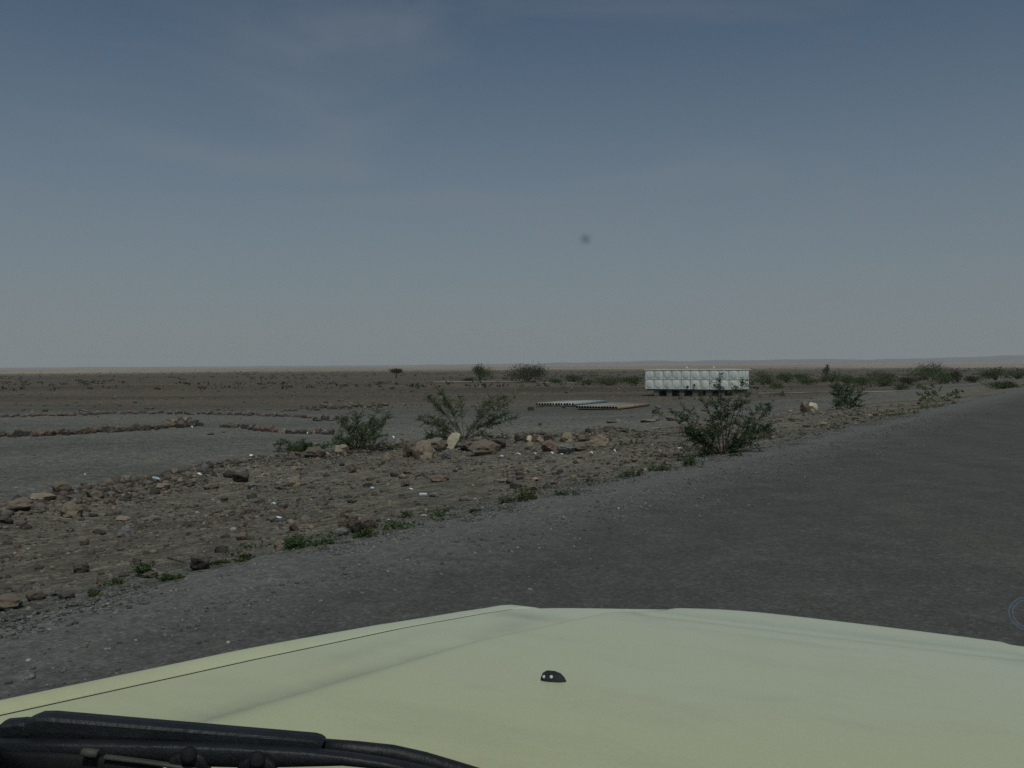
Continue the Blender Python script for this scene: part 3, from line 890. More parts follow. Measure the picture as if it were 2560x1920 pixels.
# gravel and rubble too small to pick apart: real stones joined into a few masses
def ico0():
    bm = bmesh.new(); bmesh.ops.create_icosphere(bm, subdivisions=1, radius=.5)
    V = np.array([v.co[:] for v in bm.verts]); Fc = np.array([[v.index for v in f.verts] for f in bm.faces]); bm.free()
    return V, Fc
IV, IF = ico0()
CUT = []
for c_ in range(40):
    v = IV.copy()
    for _ in range(7):
        d = rng.normal(size=3); d /= np.linalg.norm(d)
        t = v @ d; h_ = rng.uniform(.2, .4)
        v -= np.outer(np.clip(t - h_, 0, None), d)
    v *= 1 + rng.uniform(-.12, .12, (len(v), 1))
    CUT.append(v / (v.max(0) - v.min(0)).max())
def stone_mass(name, pts, sizes, mat, label, sink=.25):
    k = len(IV); n_ = len(pts)
    Vs = np.zeros((n_ * k, 3)); Fs = np.zeros((n_ * len(IF), 3), dtype=np.int32)
    for i, ((x, y), w) in enumerate(zip(pts, sizes)):
        v = CUT[int(rng.integers(40))]
        v = v * np.array([w, w * rng.uniform(.6, 1), w * rng.uniform(.35, .7)])
        a = rng.uniform(0, 6.28); ca_, sa = math.cos(a), math.sin(a)
        v = np.stack([v[:, 0] * ca_ - v[:, 1] * sa, v[:, 0] * sa + v[:, 1] * ca_, v[:, 2]], 1)
        v += np.array([x, y, (gz(x, y) if off(x, y) > .1 else float(np.interp(-off(x, y), [-.1, 0, .35, .7, 1.0], [gz(x, y), -.028, -.012, 0, .012]))) + w * rng.uniform(-.06, .12)])
        Vs[i * k:(i + 1) * k] = v; Fs[i * len(IF):(i + 1) * len(IF)] = IF + i * k
    return tag(link(name, np_mesh(name, Vs, Fs, mat)), label, kind='stuff')
def island_mat(name, stops):
    mt, nt, b, out = new_mat(name)
    g = nt.nodes.new('ShaderNodeNewGeometry')
    w_ = nt.nodes.new('ShaderNodeTexWhiteNoise'); w_.noise_dimensions = '1D'
    nt.links.new(g.outputs['Random Per Island'], w_.inputs['W'])
    r = ramp(nt, stops, 'CONSTANT'); nt.links.new(w_.outputs['Value'], r.inputs['Fac'])
    n_ = tex_noise(nt, g.outputs['Position'], 20, 4, .6)
    r2 = ramp(nt, [(.3, (.75, .75, .75)), (.7, (1.25, 1.22, 1.18))]); nt.links.new(n_.outputs['Fac'], r2.inputs['Fac'])
    nt.links.new(mix(nt, r.outputs['Color'], r2.outputs['Color'], 1, 'MULTIPLY'), b.inputs['Base Color'])
    b.inputs['Roughness'].default_value = .92; b.inputs['Specular IOR Level'].default_value = .2
    return mt
M['rubble'] = island_mat('rubble', [(0, (.06, .052, .046)), (.28, (.12, .10, .083)), (.5, (.165, .14, .112)), (.66, (.105, .078, .062)), (.76, (.13, .128, .122)), (.88, (.22, .185, .14)), (.985, (.34, .31, .25))])
M['chips'] = island_mat('chips', [(0, (.075, .075, .073)), (.3, (.12, .118, .114)), (.6, (.165, .158, .147)), (.88, (.22, .21, .19)), (.985, (.34, .32, .29))])
pts = scatter_pts(24000, .2, 16, -8, 45, d_rub)
stone_mass('rubble', pts, np.clip(rng.lognormal(-3.1, .6, len(pts)), .015, .22), 'rubble', 'brown rubble and small stones strewn between the road and the bank')
pts = scatter_pts(2400, 3, 17, -8, 45, lambda x, y, s, u: math.exp(-(seg_dist(x, y) / 1.1) ** 2))
stone_mass('rubble', pts, np.clip(rng.lognormal(-2.1, .45, len(pts)), .05, .36), 'rubble', 'heaped rubble forming the low bank')
pts = scatter_pts(26000, -2.8, 2.2, -6, 34, lambda x, y, s, u: (math.exp(-((s + .1) / .8) ** 2) + .45 * math.exp(-((s + .6) / 1.6) ** 2)) * max(.15, .6 + noise.noise(Vector((x * .7, y * .7, 33)))) )
stone_mass('gravel', pts, np.clip(rng.lognormal(-3.75, .42, len(pts)), .012, .055), 'chips', 'grey loose gravel along the verge of the road')
pts = scatter_pts(4200, 9, 60, 0, 75, lambda x, y, s, u: .25 + .6 * max(0, noise.noise(Vector((x * .2, y * .2, 40)))))
stone_mass('gravel', pts, np.clip(rng.lognormal(-2.9, .45, len(pts)), .03, .13), 'chips', 'fine grey gravel strewn over the flat beyond the bank')
def d_far(x, y, s, u):
    return max(0, .35 + 1.2 * noise.noise(Vector((x * .05, y * .18, 60)))) if y > 62 + .05 * x else 0
pts = scatter_pts(6500, 14, 190, 0, 240, d_far)
stone_mass('rubble', pts, np.clip(rng.lognormal(-1.55, .45, len(pts)), .1, .6), 'rubble', 'dark rubble littering the reddish plain beyond the stone rows')

# ------------------------------------------------------------------ vegetation
def leaf_quads(centers, dirs, L, W):
    """two-triangle leaves: an array of base points and directions"""
    n_ = len(centers)
    d = dirs / (np.linalg.norm(dirs, axis=1, keepdims=True) + 1e-9)
    r_ = rng.normal(size=(n_, 3)); r_[:, 2] *= .6
    sdir = np.cross(d, r_); sdir /= (np.linalg.norm(sdir, axis=1, keepdims=True) + 1e-9)
    L = L * rng.uniform(.6, 1.3, (n_, 1)); W = W * rng.uniform(.6, 1.3, (n_, 1))
    V = np.empty((n_, 4, 3))
    V[:, 0] = centers; V[:, 1] = centers + d * L * .5 + sdir * W * .5
    V[:, 2] = centers + d * L; V[:, 3] = centers + d * L * .5 - sdir * W * .5
    Fq = np.arange(n_ * 4).reshape(n_, 4)
    return V.reshape(-1, 3), Fq

def shrub(name, label, px, py, tips, leafmat, leaf=.045, twigs=12, lpt=16, dense=1.0, depth=.6, stem_r=.018, bare=.3, group=None, cat='shrub', twig_len=.34):
    """a many-stemmed shrub rooted where (px, py) is seen; tips are stem ends in photograph pixels"""
    p0 = at(px, py); k = p0.y / F
    root = bpy.data.objects.new(name, None); root.location = p0; col.objects.link(root)
    tag(root, label, cat, group)
    tb, C, D = [], [], []
    for tp in tips:
        tx, ty = tp[:2]
        w = tp[2] if len(tp) > 2 else 1.0
        T = Vector(((tx - px) * k, random.uniform(-depth, depth), max(.05, (py - ty) * k)))
        mid = Vector((T.x * .42, T.y * .4, T.z * .55)) + Vector((random.uniform(-.06, .06), random.uniform(-.06, .06), .03))
        pts, n_ = [], 9
        b0 = Vector((random.uniform(-.05, .05), random.uniform(-.05, .05), -.06))
        for i in range(n_ + 1):
            t = i / n_
            q = b0 * (1 - t) ** 2 + mid * 2 * t * (1 - t) + T * t * t
            q += Vector((noise.noise(q * 3 + Vector((tx, 0, 0))), noise.noise(q * 3 + Vector((0, tx, 0))), 0)) * .05 * t
            pts.append(q)
        tb.append(tube(pts, [stem_r * (1 - .8 * i / n_) * (.7 + .3 * w) for i in range(n_ + 1)], 5))
        length = T.length
        for _ in range(int(twigs * w * max(.6, length))):
            t = random.uniform(bare, 1.0) ** .8
            i = min(n_ - 1, int(t * n_)); q = pts[i].lerp(pts[i + 1], t * n_ - i)
            sd = (pts[i + 1] - pts[i]).normalized()
            rd = Vector((random.gauss(0, 1), random.gauss(0, 1), random.gauss(.1, .6))).normalized()
            d = (sd * .7 + rd).normalized()
            tl = twig_len * random.uniform(.5, 1.2) * (1.1 - .4 * t)
            e = q + d * tl + Vector((0, 0, -.05 * tl))
            tb.append(tube([q, q.lerp(e, .5) + Vector((0, 0, .02)), e], [stem_r * .28, stem_r * .2, stem_r * .1], 3, cap=False))
            m_ = int(lpt * dense)
            for _j in range(m_):
                f_ = random.uniform(.1, 1.05)
                c = q.lerp(e, f_)
                C.append((c.x + random.gauss(0, .018), c.y + random.gauss(0, .018), c.z + random.gauss(0, .015)))
                D.append((d.x + random.gauss(0, .9), d.y + random.gauss(0, .9), d.z + random.gauss(0, .6)))
    link('branches', tubes_mesh('branches', tb, 'bark'), root)
    V_, F_ = leaf_quads(np.array(C), np.array(D), leaf, leaf * .55)
    link('foliage', np_mesh('foliage', V_, F_, leafmat), root)
    return root

shrub('shrub', 'tallest airy shrub standing at the road edge in front of the tank', 1807, 1136, [
    (1802, 944, .45), (1851, 952, .5), (1870, 968, .35), (1833, 985, .9), (1800, 1010, 1.0), (1745, 1000, .5), (1687, 1032, .8), (1705, 1060, 1.1),
    (1722, 1085, 1.4), (1735, 1105, 1.3), (1700, 1118, .4), (1760, 1075, 1.3), (1790, 1050, 1.0), (1944, 1026, .6), (1932, 1010, .5), (1915, 1062, 1.2), (1890, 1080, 1.1),
    (1925, 1085, .5), (1880, 1110, 1.0), (1850, 1105, 1.0), (1860, 1050, .5), (1775, 1118, .9), (1830, 1120, .9), (1690, 1000, .3)],
    'leaf_dark', leaf=.036, twigs=24, lpt=32, depth=.5, twig_len=.27, bare=.3)
shrub('shrub', 'wide spreading shrub with upswept branches behind the leaning pale slab', 1158, 1098, [
    (1078, 990, 1.2), (1100, 982, 1.0), (1117, 992, 1.2), (1153, 1000, .8), (1044, 1046, 1.0), (1062, 1040, 1.2), (1085, 1052, 1.2), (1229, 1000, 1.2), (1262, 990, 1.0), (1290, 996, .8), (1291, 1042, 1.0),
    (1265, 1036, 1.2), (1235, 1050, 1.3), (1200, 1045, .8), (1072, 1084, 1.2), (1095, 1078, 1.1), (1205, 1085, 1.2), (1228, 1088, 1.0), (1130, 1060, .7), (1180, 1070, 1.2), (1070, 1098, 1.3), (1110, 1096, 1.2)],
    'leaf_olive', leaf=.04, twigs=20, lpt=30, depth=.9, twig_len=.40, bare=.4)
shrub('shrub', 'low bushy olive shrub, left of the wide spreading one', 893, 1124, [
    (842, 1055, .9), (865, 1045, 1.0), (900, 1034, 1.1), (940, 1028, 1.1), (985, 1036, .6), (960, 1050, 1.1), (930, 1060, 1.3), (880, 1070, 1.3), (850, 1085, 1.3), (835, 1105, 1.2), (960, 1085, 1.2),
    (975, 1105, .8), (1000, 1115, .5), (915, 1095, 1.4), (870, 1100, 1.5), (820, 1116, 1.2), (905, 1075, 1.2)],
    'leaf_olive', leaf=.042, twigs=22, lpt=28, depth=.9, twig_len=.36, bare=.2)
shrub('creeping_plant', 'flat green creeping mat spreading left of the bushy shrub', 765, 1128, [
    (690, 1108, 1.3), (715, 1104, 1.4), (740, 1106, 1.5), (770, 1108, 1.5), (800, 1110, 1.4), (830, 1112, 1.3), (700, 1118, 1.4), (735, 1118, 1.5), (780, 1120, 1.5), (815, 1122, 1.3)],
    'leaf_bright', leaf=.05, twigs=26, lpt=16, depth=.7, twig_len=.25, bare=.05, cat='plant', stem_r=.01)
shrub('shrub', 'dark shrub with a white scrap at its foot near the road bend', 2118, 1022, [
    (2085, 965, .8), (2105, 960, 1.0), (2125, 968, 1.2), (2150, 972, .8), (2165, 965, .5), (2095, 985, 1.3), (2085, 1000, 1.2), (2140, 990, 1.2), (2150, 1008, 1.2), (2120, 1000, 1.4), (2105, 1010, 1.2), (2165, 1012, .6)],
    'leaf_dark', leaf=.075, twigs=15, lpt=22, depth=1.0, twig_len=.5, bare=.25)
shrub('shrub', 'sparse twiggy shrub between the dark shrub and the road', 2352, 1005, [
    (2280, 985, .6), (2310, 965, .8), (2345, 960, .9), (2370, 975, .8), (2385, 992, .6), (2330, 985, 1.0), (2290, 998, .6), (2360, 990, 1.0)],
    'leaf_olive', leaf=.11, twigs=8, lpt=14, depth=1.2, twig_len=.5, bare=.3)

# weeds along the verge
W_ = [
 (360, 1440, 34, 40, 'leaf_bright', 'small upright green plant against a dark stone on the verge', 1.0),
 (428, 1452, 60, 18, 'leaf_bright', 'flat bright green weed left of the square charcoal block', 1.2),
 (300, 1462, 80, 14, 'leaf_olive', 'thin dull green weed below the upright plant', .6),
 (235, 1488, 60, 14, 'leaf_bright', 'sparse green weed at the far left verge', .5),
 (540, 1412, 50, 10, 'leaf_bright', 'thin line of green weed right of the square charcoal block', .7),
 (615, 1402, 56, 20, 'leaf_bright', 'green weed clump hugging the road edge', .6),
 (735, 1372, 44, 38, 'leaf_olive', 'leafy dark green tuft beside the tan low stone', 1.3),
 (810, 1362, 60, 12, 'leaf_olive', 'low weed between the tuft and the verge cluster', .7),
 (915, 1342, 60, 24, 'leaf_bright', 'fresh yellow green weed in front of the verge cluster', 1.1),
 (985, 1322, 60, 18, 'leaf_olive', 'faint weed right of the verge cluster', .7),
 (1018, 1294, 30, 22, 'leaf_olive', 'small round weed above the verge, by a pale stone chip', .9),
 (1180, 1282, 34, 12, 'leaf_bright', 'small bright weed patch on bare verge', .8),
 (1310, 1252, 56, 40, 'leaf_bright', 'yellow green leafy weed next to the black pointed stone', 1.1),
 (1262, 1258, 46, 20, 'leaf_olive', 'dull weed left of the yellow green leafy one', .8),
 (1405, 1240, 90, 16, 'leaf_bright', 'long thin weed strip on the road edge', .6),
 (1580, 1192, 90, 24, 'leaf_bright', 'broad bright weed patch on the road edge', 1.0),
 (1655, 1178, 80, 26, 'leaf_olive', 'darker weed patch joining the broad bright one', 1.1),
 (1725, 1166, 60, 36, 'leaf_bright', 'tall green weed clump nearest the tallest shrub', 1.2),
 (1580, 1112, 76, 18, 'leaf_bright', 'oval green weed mat on pale gravel right of the bank', 1.2),
 (1850, 1142, 50, 14, 'leaf_bright', 'small weed at the foot of the tallest shrub', .7),
 (1915, 1096, 46, 40, 'leaf_dry', 'brownish dry bush on the right of the tallest shrub', .8),
 (2140, 1040, 34, 18, 'leaf_bright', 'bright weed in front of the dark shrub', .8),
 (2290, 1034, 30, 12, 'leaf_olive', 'weed tuft left of the twiggy shrub', .7),
 (1650, 1040, 60, 12, 'leaf_dry', 'dry grassy weed beyond the dark round stone', .7),
 (1700, 1000, 70, 18, 'leaf_olive', 'green weed in front of the middle of the tank base', .8),
 (1760, 992, 60, 22, 'leaf_olive', 'weed clump growing against the tank base', .9),
 (1945, 992, 60, 18, 'leaf_dark', 'dark low bush beside the pale track', 1.0),
]
for px, py, w, h, mt, lab, den in W_:
    p0 = at(px, py); k = p0.y / F
    root = bpy.data.objects.new('weed', None); root.location = p0; col.objects.link(root); tag(root, lab, 'weed')
    a, c_ = w * k / 2, h * k
    ls = max(.035, 2.6 * k)
    n_ = int(min(5200, max(110, .62 * den * 7 * (w * h) ** .5 * (1 if mt != 'leaf_dry' else .8) * 2.2)))
    nst = max(6, n_ // 24)
    C, D, tb = [], [], []
    for i in range(nst):
        rx = max(-1.1, min(1.1, random.gauss(0, .5))); ry = random.gauss(0, .5)
        bx, by = rx * a, ry * a * .6
        zz = gz(p0.x + bx, p0.y + by) - p0.z
        hh = c_ * random.uniform(.35, 1.0) * max(.25, 1 - rx * rx * .7)
        tip = Vector((bx + random.gauss(0, .35) * hh, by + random.gauss(0, .35) * hh, zz + hh))
        tb.append(tube([Vector((bx, by, zz - .01)), tip], [.004 + .0012 * k * 60, .002], 3, cap=False))
        for _ in range(n_ // nst):
            t = random.uniform(.15, 1.0)
            C.append((bx + (tip.x - bx) * t + random.gauss(0, .3 * ls), by + (tip.y - by) * t + random.gauss(0, .3 * ls), zz + hh * t))
            D.append((random.gauss(0, 1), random.gauss(0, 1), random.gauss(.25, .5)))
    link('stems', tubes_mesh('stems', tb, 'bark'), root)
    V_, F_ = leaf_quads(np.array(C), np.array(D), ls, ls * .5)
    link('leaves', np_mesh('leaves', V_, F_, mt), root)

# thin seedlings over the verge, uncountable
pts = scatter_pts(170, -.05, 1.3, -4, 45, lambda x, y, s, u: max(0, noise.noise(Vector((u * .35, s, 77))) + .12) * math.exp(-(s - .3) ** 2 / .3))
C, D = [], []
for x, y in pts:
    for _ in range(14):
        C.append((x + random.gauss(0, .05), y + random.gauss(0, .05), gz(x, y) + abs(random.gauss(0.02, .02)))); D.append((random.gauss(0, 1), random.gauss(0, 1), random.gauss(.5, .4)))
V_, F_ = leaf_quads(np.array(C), np.array(D), .05, .022)
tag(link('grass', np_mesh('grass', V_, F_, 'leaf_bright')), 'thin green seedlings along the road verge', kind='stuff')

# distant trees and bushes
def bush(name, label, px, py, w, h, mat, lobes=7, n_=900, trunk=0.0, flat=1.0, cat='bush', group=None, skew=0.0):
    p0 = at(px, py); k = p0.y / F
    Wm, Hm = w * k * 1.15, h * k * 1.25
    root = bpy.data.objects.new(name, None); root.location = p0; col.objects.link(root); tag(root, label, cat, group)
    cz0 = Hm * trunk
    C, D, tb = [], [], []
    ls = max(.12, 3.0 * k)
    n_ = int(n_ * 1.5)
    lob = []
    for i in range(lobes):
        a = random.uniform(0, 6.28); rr_ = random.uniform(0, .62) ** .7
        lx, ly = rr_ * math.cos(a) * Wm * .5, rr_ * math.sin(a) * Wm * .4
        lz = cz0 + (Hm - cz0) * random.uniform(.3, .72) * (1 - .35 * rr_) + skew * lx
        lob.append((lx, ly, lz, Wm * random.uniform(.18, .28), (Hm - cz0) * random.uniform(.28, .40) * flat))
    for lx, ly, lz, rw, rh in lob:
        e = Vector((lx, ly, lz))
        tb.append(tube([Vector((random.uniform(-.1, .1), 0, -.1)), Vector((lx * .35, ly * .35, lz * .55)), e], [.05 + Hm * .012, .03 + Hm * .006, .012], 5, cap=False))
        for _ in range(n_ // lobes):
            d = Vector((random.gauss(0, 1), random.gauss(0, 1), random.gauss(0, 1))).normalized()
            rr_ = random.uniform(.15, 1.12)
            C.append((lx + d.x * rw * rr_, ly + d.y * rw * rr_, max(.03, lz + d.z * rh * rr_)))
            D.append((d.x + random.gauss(0, .8), d.y + random.gauss(0, .8), d.z + random.gauss(0, .6)))
    link('trunk', tubes_mesh('trunk', tb, 'bark'), root)
    V_, F_ = leaf_quads(np.array(C), np.array(D), ls, ls * .6)
    link('crown', np_mesh('crown', V_, F_, mat), root)
    return root
T_ = [
 ('acacia_tree', 'tiny flat topped tree alone on the far plain', 990, 946, 34, 22, 'leaf_far_dark', 7, 600, .45, .75, 'tree'),
 ('thorn_tree', 'yellowish rounded tree left of the dense dark one', 1199, 952, 62, 34, 'leaf_far', 9, 1300, .12, 1.0, 'tree'),
 ('thorn_tree', 'dense dark dome shaped tree, biggest on the far plain', 1318, 956, 92, 42, 'leaf_far_dark', 14, 2600, .02, 1.1, 'tree'),
 ('bush', 'green bush right of the dense dark tree', 1437, 956, 44, 20, 'leaf_far', 6, 700, .0, 1, 'bush'),
 ('bush', 'low bush between the dark tree and the green bush', 1392, 958, 40, 12, 'leaf_far', 5, 500, .0, 1, 'bush'),
 ('bush', 'low bush left of the yellowish tree', 1170, 953, 34, 8, 'leaf_far_dark', 4, 300, .0, 1, 'bush'),
 ('bush', 'wide olive bush left of the tank', 1520, 964, 76, 22, 'leaf_far', 9, 1000, .0, 1, 'bush'),
 ('bush', 'round olive bush touching the left end of the tank', 1590, 964, 50, 20, 'leaf_far', 6, 700, .0, 1, 'bush'),
 ('bush', 'green bush just right of the tank', 1905, 962, 64, 28, 'leaf_far', 8, 1000, .0, 1, 'bush'),
 ('bush', 'broad yellowish bush second right of the tank', 1965, 955, 70, 20, 'leaf_far', 8, 800, .0, 1, 'bush'),
 ('sapling', 'small upright sapling sticking up from the bushes', 2066, 945, 16, 28, 'leaf_far_dark', 4, 300, .3, 1.2, 'tree'),
 ('bush', 'green bush round the upright sapling', 2080, 955, 60, 24, 'leaf_far', 8, 900, .0, 1, 'bush'),
 ('bush', 'yellow green bush right of the sapling', 2118, 962, 70, 22, 'leaf_far', 8, 900, .0, 1, 'bush'),
 ('bush', 'low wide bush left of the sapling', 2020, 962, 76, 16, 'leaf_far', 7, 700, .0, 1, 'bush'),
 ('bush', 'mid green bush left of the tallest far bush', 2200, 955, 80, 24, 'leaf_far', 9, 1000, .0, 1, 'bush'),
 ('bush', 'tallest far bush with a broad green top', 2310, 950, 120, 38, 'leaf_far', 12, 2000, .0, 1.1, 'bush'),
 ('bush', 'brownish bush under the tallest far bush', 2275, 962, 60, 18, 'leaf_far_dark', 6, 700, .0, 1, 'bush'),
 ('bush', 'grey brown bare looking bush right of the tallest far bush', 2395, 956, 40, 30, 'leaf_far_dark', 7, 650, .1, 1, 'bush'),
 ('bush', 'dark green bush behind the road bend', 2490, 950, 76, 30, 'leaf_far', 9, 1200, .0, 1, 'bush'),
 ('bush', 'pale green bush at the edge of the picture beside the road', 2545, 948, 60, 24, 'leaf_far', 7, 800, .0, 1, 'bush'),
 ('bush', 'low green bush at the verge of the road bend', 2510, 972, 90, 16, 'leaf_far', 8, 900, .0, 1, 'bush'),
 ('bush', 'low bush between two stones before the tallest far bush', 2245, 975, 50, 14, 'leaf_far', 5, 500, .0, 1, 'bush'),
 ('bush', 'pale yellowish bush behind the round bush touching the tank', 1560, 955, 60, 14, 'leaf_far', 6, 600, .0, 1, 'bush'),
 ('bush', 'small green bush farthest left of the olive bushes by the tank', 1470, 962, 40, 12, 'leaf_far', 5, 400, .0, 1, 'bush'),
 ('bush', 'faint bush between the second bush and the sapling', 2000, 950, 50, 14, 'leaf_far', 5, 500, .0, 1, 'bush'),
 ('bush', 'low yellow bush filling the gap left of the mid green bush', 2155, 964, 70, 18, 'leaf_far', 7, 800, .0, 1, 'bush'),
 ('bush', 'olive bush under the mid green bush', 2210, 966, 70, 16, 'leaf_far', 7, 800, .0, 1, 'bush'),
 ('bush', 'green bush merging with the right of the tallest far bush', 2350, 960, 70, 26, 'leaf_far', 8, 1000, .0, 1, 'bush'),
 ('bush', 'small brown bush between the bare looking and dark green bushes', 2440, 956, 50, 16, 'leaf_far_dark', 6, 600, .0, 1, 'bush'),
 ('bush', 'low green bush in front of the pale strip of track', 1935, 972, 50, 12, 'leaf_far', 5, 500, .0, 1, 'bush'),
 ('bush', 'ragged dark bush in front of the left end of the tank base', 1650, 988, 40, 14, 'leaf_far_dark', 5, 500, .0, 1, 'bush'),
]
for nm, lab, px, py, w, h, mt, lo, n_, trk, fl, ct in T_:
    bush(nm, lab, px, py, w, h, mt, lo, n_, trk, fl, ct)

# scrub of the far plain, read as one mass
C, D = [], []
for _ in range(1500):
    yy = 130 * (5.0 ** random.random()); xx = yy * random.uniform(-.68, .62)
    if off(xx, yy) < 8 or noise.noise(Vector((xx * .012, yy * .03, 3))) < -.05: continue
    w = random.uniform(.5, 1.6); z0 = gz(xx, yy); kk = yy / F
    for _j in range(10):
        C.append((xx + random.gauss(0, w * .4), yy + random.gauss(0, w * .3), z0 + abs(random.gauss(0, w * .18)))); D.append((random.gauss(0, 1), random.gauss(0, 1), random.gauss(.3, .5)))
V_, F_ = leaf_quads(np.array(C), np.array(D), .42, .3)
tag(link('scrub', np_mesh('scrub', V_, F_, 'leaf_far_dark')), 'scattered low scrub over the far plain', kind='stuff')

# ------------------------------------------------------------------ sectional water tank
def panel_mesh(name, mat, N=26, dome=.06):
    V, Q = [], []
    for j in range(N + 1):
        for i in range(N + 1):
            x, z = i / N, j / N
            u, v = (x - .5) * 2, (z - .5) * 2
            r_ = (abs(u) ** 2.1 + abs(v) ** 2.1) ** (1 / 2.1)
            t = min(1, max(0, (.82 - r_) / .10)); t = t * t * (3 - 2 * t)
            t2 = min(1, max(0, (.62 - r_) / .5)) ** .5
            y = -(.012 + (dome - .012) * t * (.62 + .38 * t2))
            e = max(abs(u), abs(v))
            if e > .94: y = -.028
            elif t <= 0: y = -.012
            V.append(((x - .5) * .962 + .5, y, (z - .5) * .962 + .5)); 
            pass
    for j in range(N):
        for i in range(N):
            a = j * (N + 1) + i
            Q.append((a, a + 1, a + N + 2, a + N + 1))
    # returned edges, so the panel has a real rim
    n0 = len(V)
    ring = [i for i in range(N + 1)] + [j * (N + 1) + N for j in range(1, N + 1)] + [N * (N + 1) + i for i in range(N - 1, -1, -1)] + [j * (N + 1) for j in range(N - 1, 0, -1)]
    for a in ring: V.append((V[a][0], .0, V[a][2]))
    for q in range(len(ring)):
        q2 = (q + 1) % len(ring)
        Q.append((ring[q], n0 + q, n0 + q2, ring[q2]))
    return np_mesh(name, V, Q, mat)
PM = panel_mesh('panel', 'tank_white'); RP = panel_mesh('roof_panel', 'tank_roof', 10, .05)
tank = bpy.data.objects.new('water_tank', None)
pR = at(1845, 990)                       # the near corner of its base
scale_t = 1.0
dR = 88.5
dvec = ray(1847, 990)
pR = Vector((dvec.x * dR, dR, 0)); pR.z = gz(pR.x, pR.y)
ang = R(33.0)
tank.rotation_euler = (0, 0, -ang + math.atan2(0, 1))
TL = Vector((-math.cos(ang), math.sin(ang), 0))          # from the near corner along the front to the far left corner
tank.location = pR + TL * 10.0
tank.location.z = gz(pR.x, pR.y) - .02
col.objects.link(tank)
tag(tank, 'white sectional water tank of domed panels on dark plinths', 'water tank')
base_h = .60
bm = bmesh.new(); add_box(bm, (.02, .02, base_h + .01), (9.98, 2.98, base_h + 1.99)); link('tank_body', bm_mesh('tank_body', bm, 'tank_joint'), tank)
for i in range(10):
    for j in range(2):
        link('panel', PM, tank, (i, 0, base_h + j))
        link('panel', PM, tank, (i + 1, 3, base_h + j), (0, 0, math.pi))
for i in range(3):
    for j in range(2):
        link('panel', PM, tank, (10, i, base_h + j), (0, 0, R(90)))
        link('panel', PM, tank, (0, i + 1, base_h + j), (0, 0, R(-90)))
for i in range(10):
    for j in range(3):
        link('roof_panel', RP, tank, (i, j + 1, base_h + 2.0 + .02 * math.sin(i * 1.7 + j)), (R(-90), 0, 0))
bm = bmesh.new(); add_box(bm, (-.04, -.06, base_h + 1.97), (10.04, -.038, base_h + 2.06)); add_box(bm, (-.04, 3.038, base_h + 1.97), (10.04, 3.06, base_h + 2.06)); add_box(bm, (10.04, -.06, base_h + 1.97), (10.062, 3.06, base_h + 2.06)); add_box(bm, (-.062, -.06, base_h + 1.97), (-.04, 3.06, base_h + 2.06))
link('top_rim', bm_mesh('top_rim', bm, 'tank_roof'), tank)
for i, x in enumerate((1.2, 2.6, 4.0, 5.4, 6.8, 8.2, 9.6)):
    bm = bmesh.new(); add_box(bm, (x - .28, .12, -.25), (x + .28, 2.9, base_h - .12), .02); link('plinth', bm_mesh('plinth', bm, 'concrete'), tank)
for y in (.1, 1.0, 2.0, 2.75):
    bm = bmesh.new(); add_box(bm, (.1, y, base_h - .12), (9.9, y + .12, base_h - .003), .01); link('skid_beam', bm_mesh('skid_beam', bm, 'concrete'), tank)
for x in (4.1, 7.0):
    V1, Q1 = lathe([(.0, 0), (.05, 0), (.05, .16), (.11, .18), (.10, .26), (.05, .30), (0.0, .31)], 10)
    link('vent', np_mesh('vent', V1, Q1, 'tank_roof', True), tank, (x, 1.2, base_h + 2.0))
for x, z, r_ in ((4.72, .28, .10), (5.45, .46, .09)):
    V1, Q1 = lathe([(0, -.02), (r_, -.02), (r_, .2), (r_ * .7, .2), (r_ * .7, .05), (0, .05)], 12)
    link('outlet', np_mesh('outlet', V1, Q1, 'black_plastic'), tank, (x, -.06, base_h + z), (R(90), 0, 0))

# ------------------------------------------------------------------ two layers of stacked pipes
def pipe_mesh(name, mat, L=6.0, r_=.115):
    V, Q = lathe([(r_ * .8, L - .02), (r_ * .8, L), (r_, L), (r_, 0), (r_ * .8, 0), (r_ * .8, .5), (0.0, .5)], 14)
    me = np_mesh(name, V, Q, mat, False)
    me.materials.append(M['pipe_bore'])
    for p_ in me.polygons:
        if p_.center.length < 10 and math.hypot(p_.center.x, p_.center.y) < r_ * .82: p_.material_index = 1
    return me
PG, PRu, PP = pipe_mesh('pipe_grey', 'pipe_grey'), pipe_mesh('pipe_rust', 'pipe_rust'), pipe_mesh('pipe_pale', 'pipe_pale')
def pipes(pxa, pxb, py, az, n_, mats, label, group, rows=1):
    a, b = at(pxa, py), at(pxb, py)
    d = (b - a) / (n_ - 1)
    step = d.length
    for r_ in range(rows):
        for i in range(n_ - r_):
            o = link('pipe', mats(i, r_), loc=a + d * (i + .5 * r_) + Vector((0, .0, .12 + .09 + .2 * r_)))
            o.location.z = a.z + .20 + .205 * r_
            ax = Vector((math.sin(az), math.cos(az), 0))
            o.rotation_euler = ax.to_track_quat('Z', 'Y').to_euler()
            lab = ORD[i] + ' from left, ' + label(i, r_)
            tag(o, lab, 'pipe', group)
    # sleepers the pipes rest on
    for t in (.6, 5.2):
        c0 = a + Vector((math.sin(az), math.cos(az), 0)) * t; c1 = b + Vector((math.sin(az), math.cos(az), 0)) * t
        ln = (c1 - c0).length
        bm = bmesh.new(); add_box(bm, (-.15, -.06, -.2), (ln + .15, .06, a.z + .083 - c0.z), .01)
        s_ = link('sleeper', bm_mesh('sleeper', bm, 'bark'), loc=c0, rot=(0, 0, math.atan2(c1.y - c0.y, c1.x - c0.x)))
        tag(s_, ('timber under the open ends of the ' if t < 1 else 'timber under the far ends of the ') + group, 'timber')
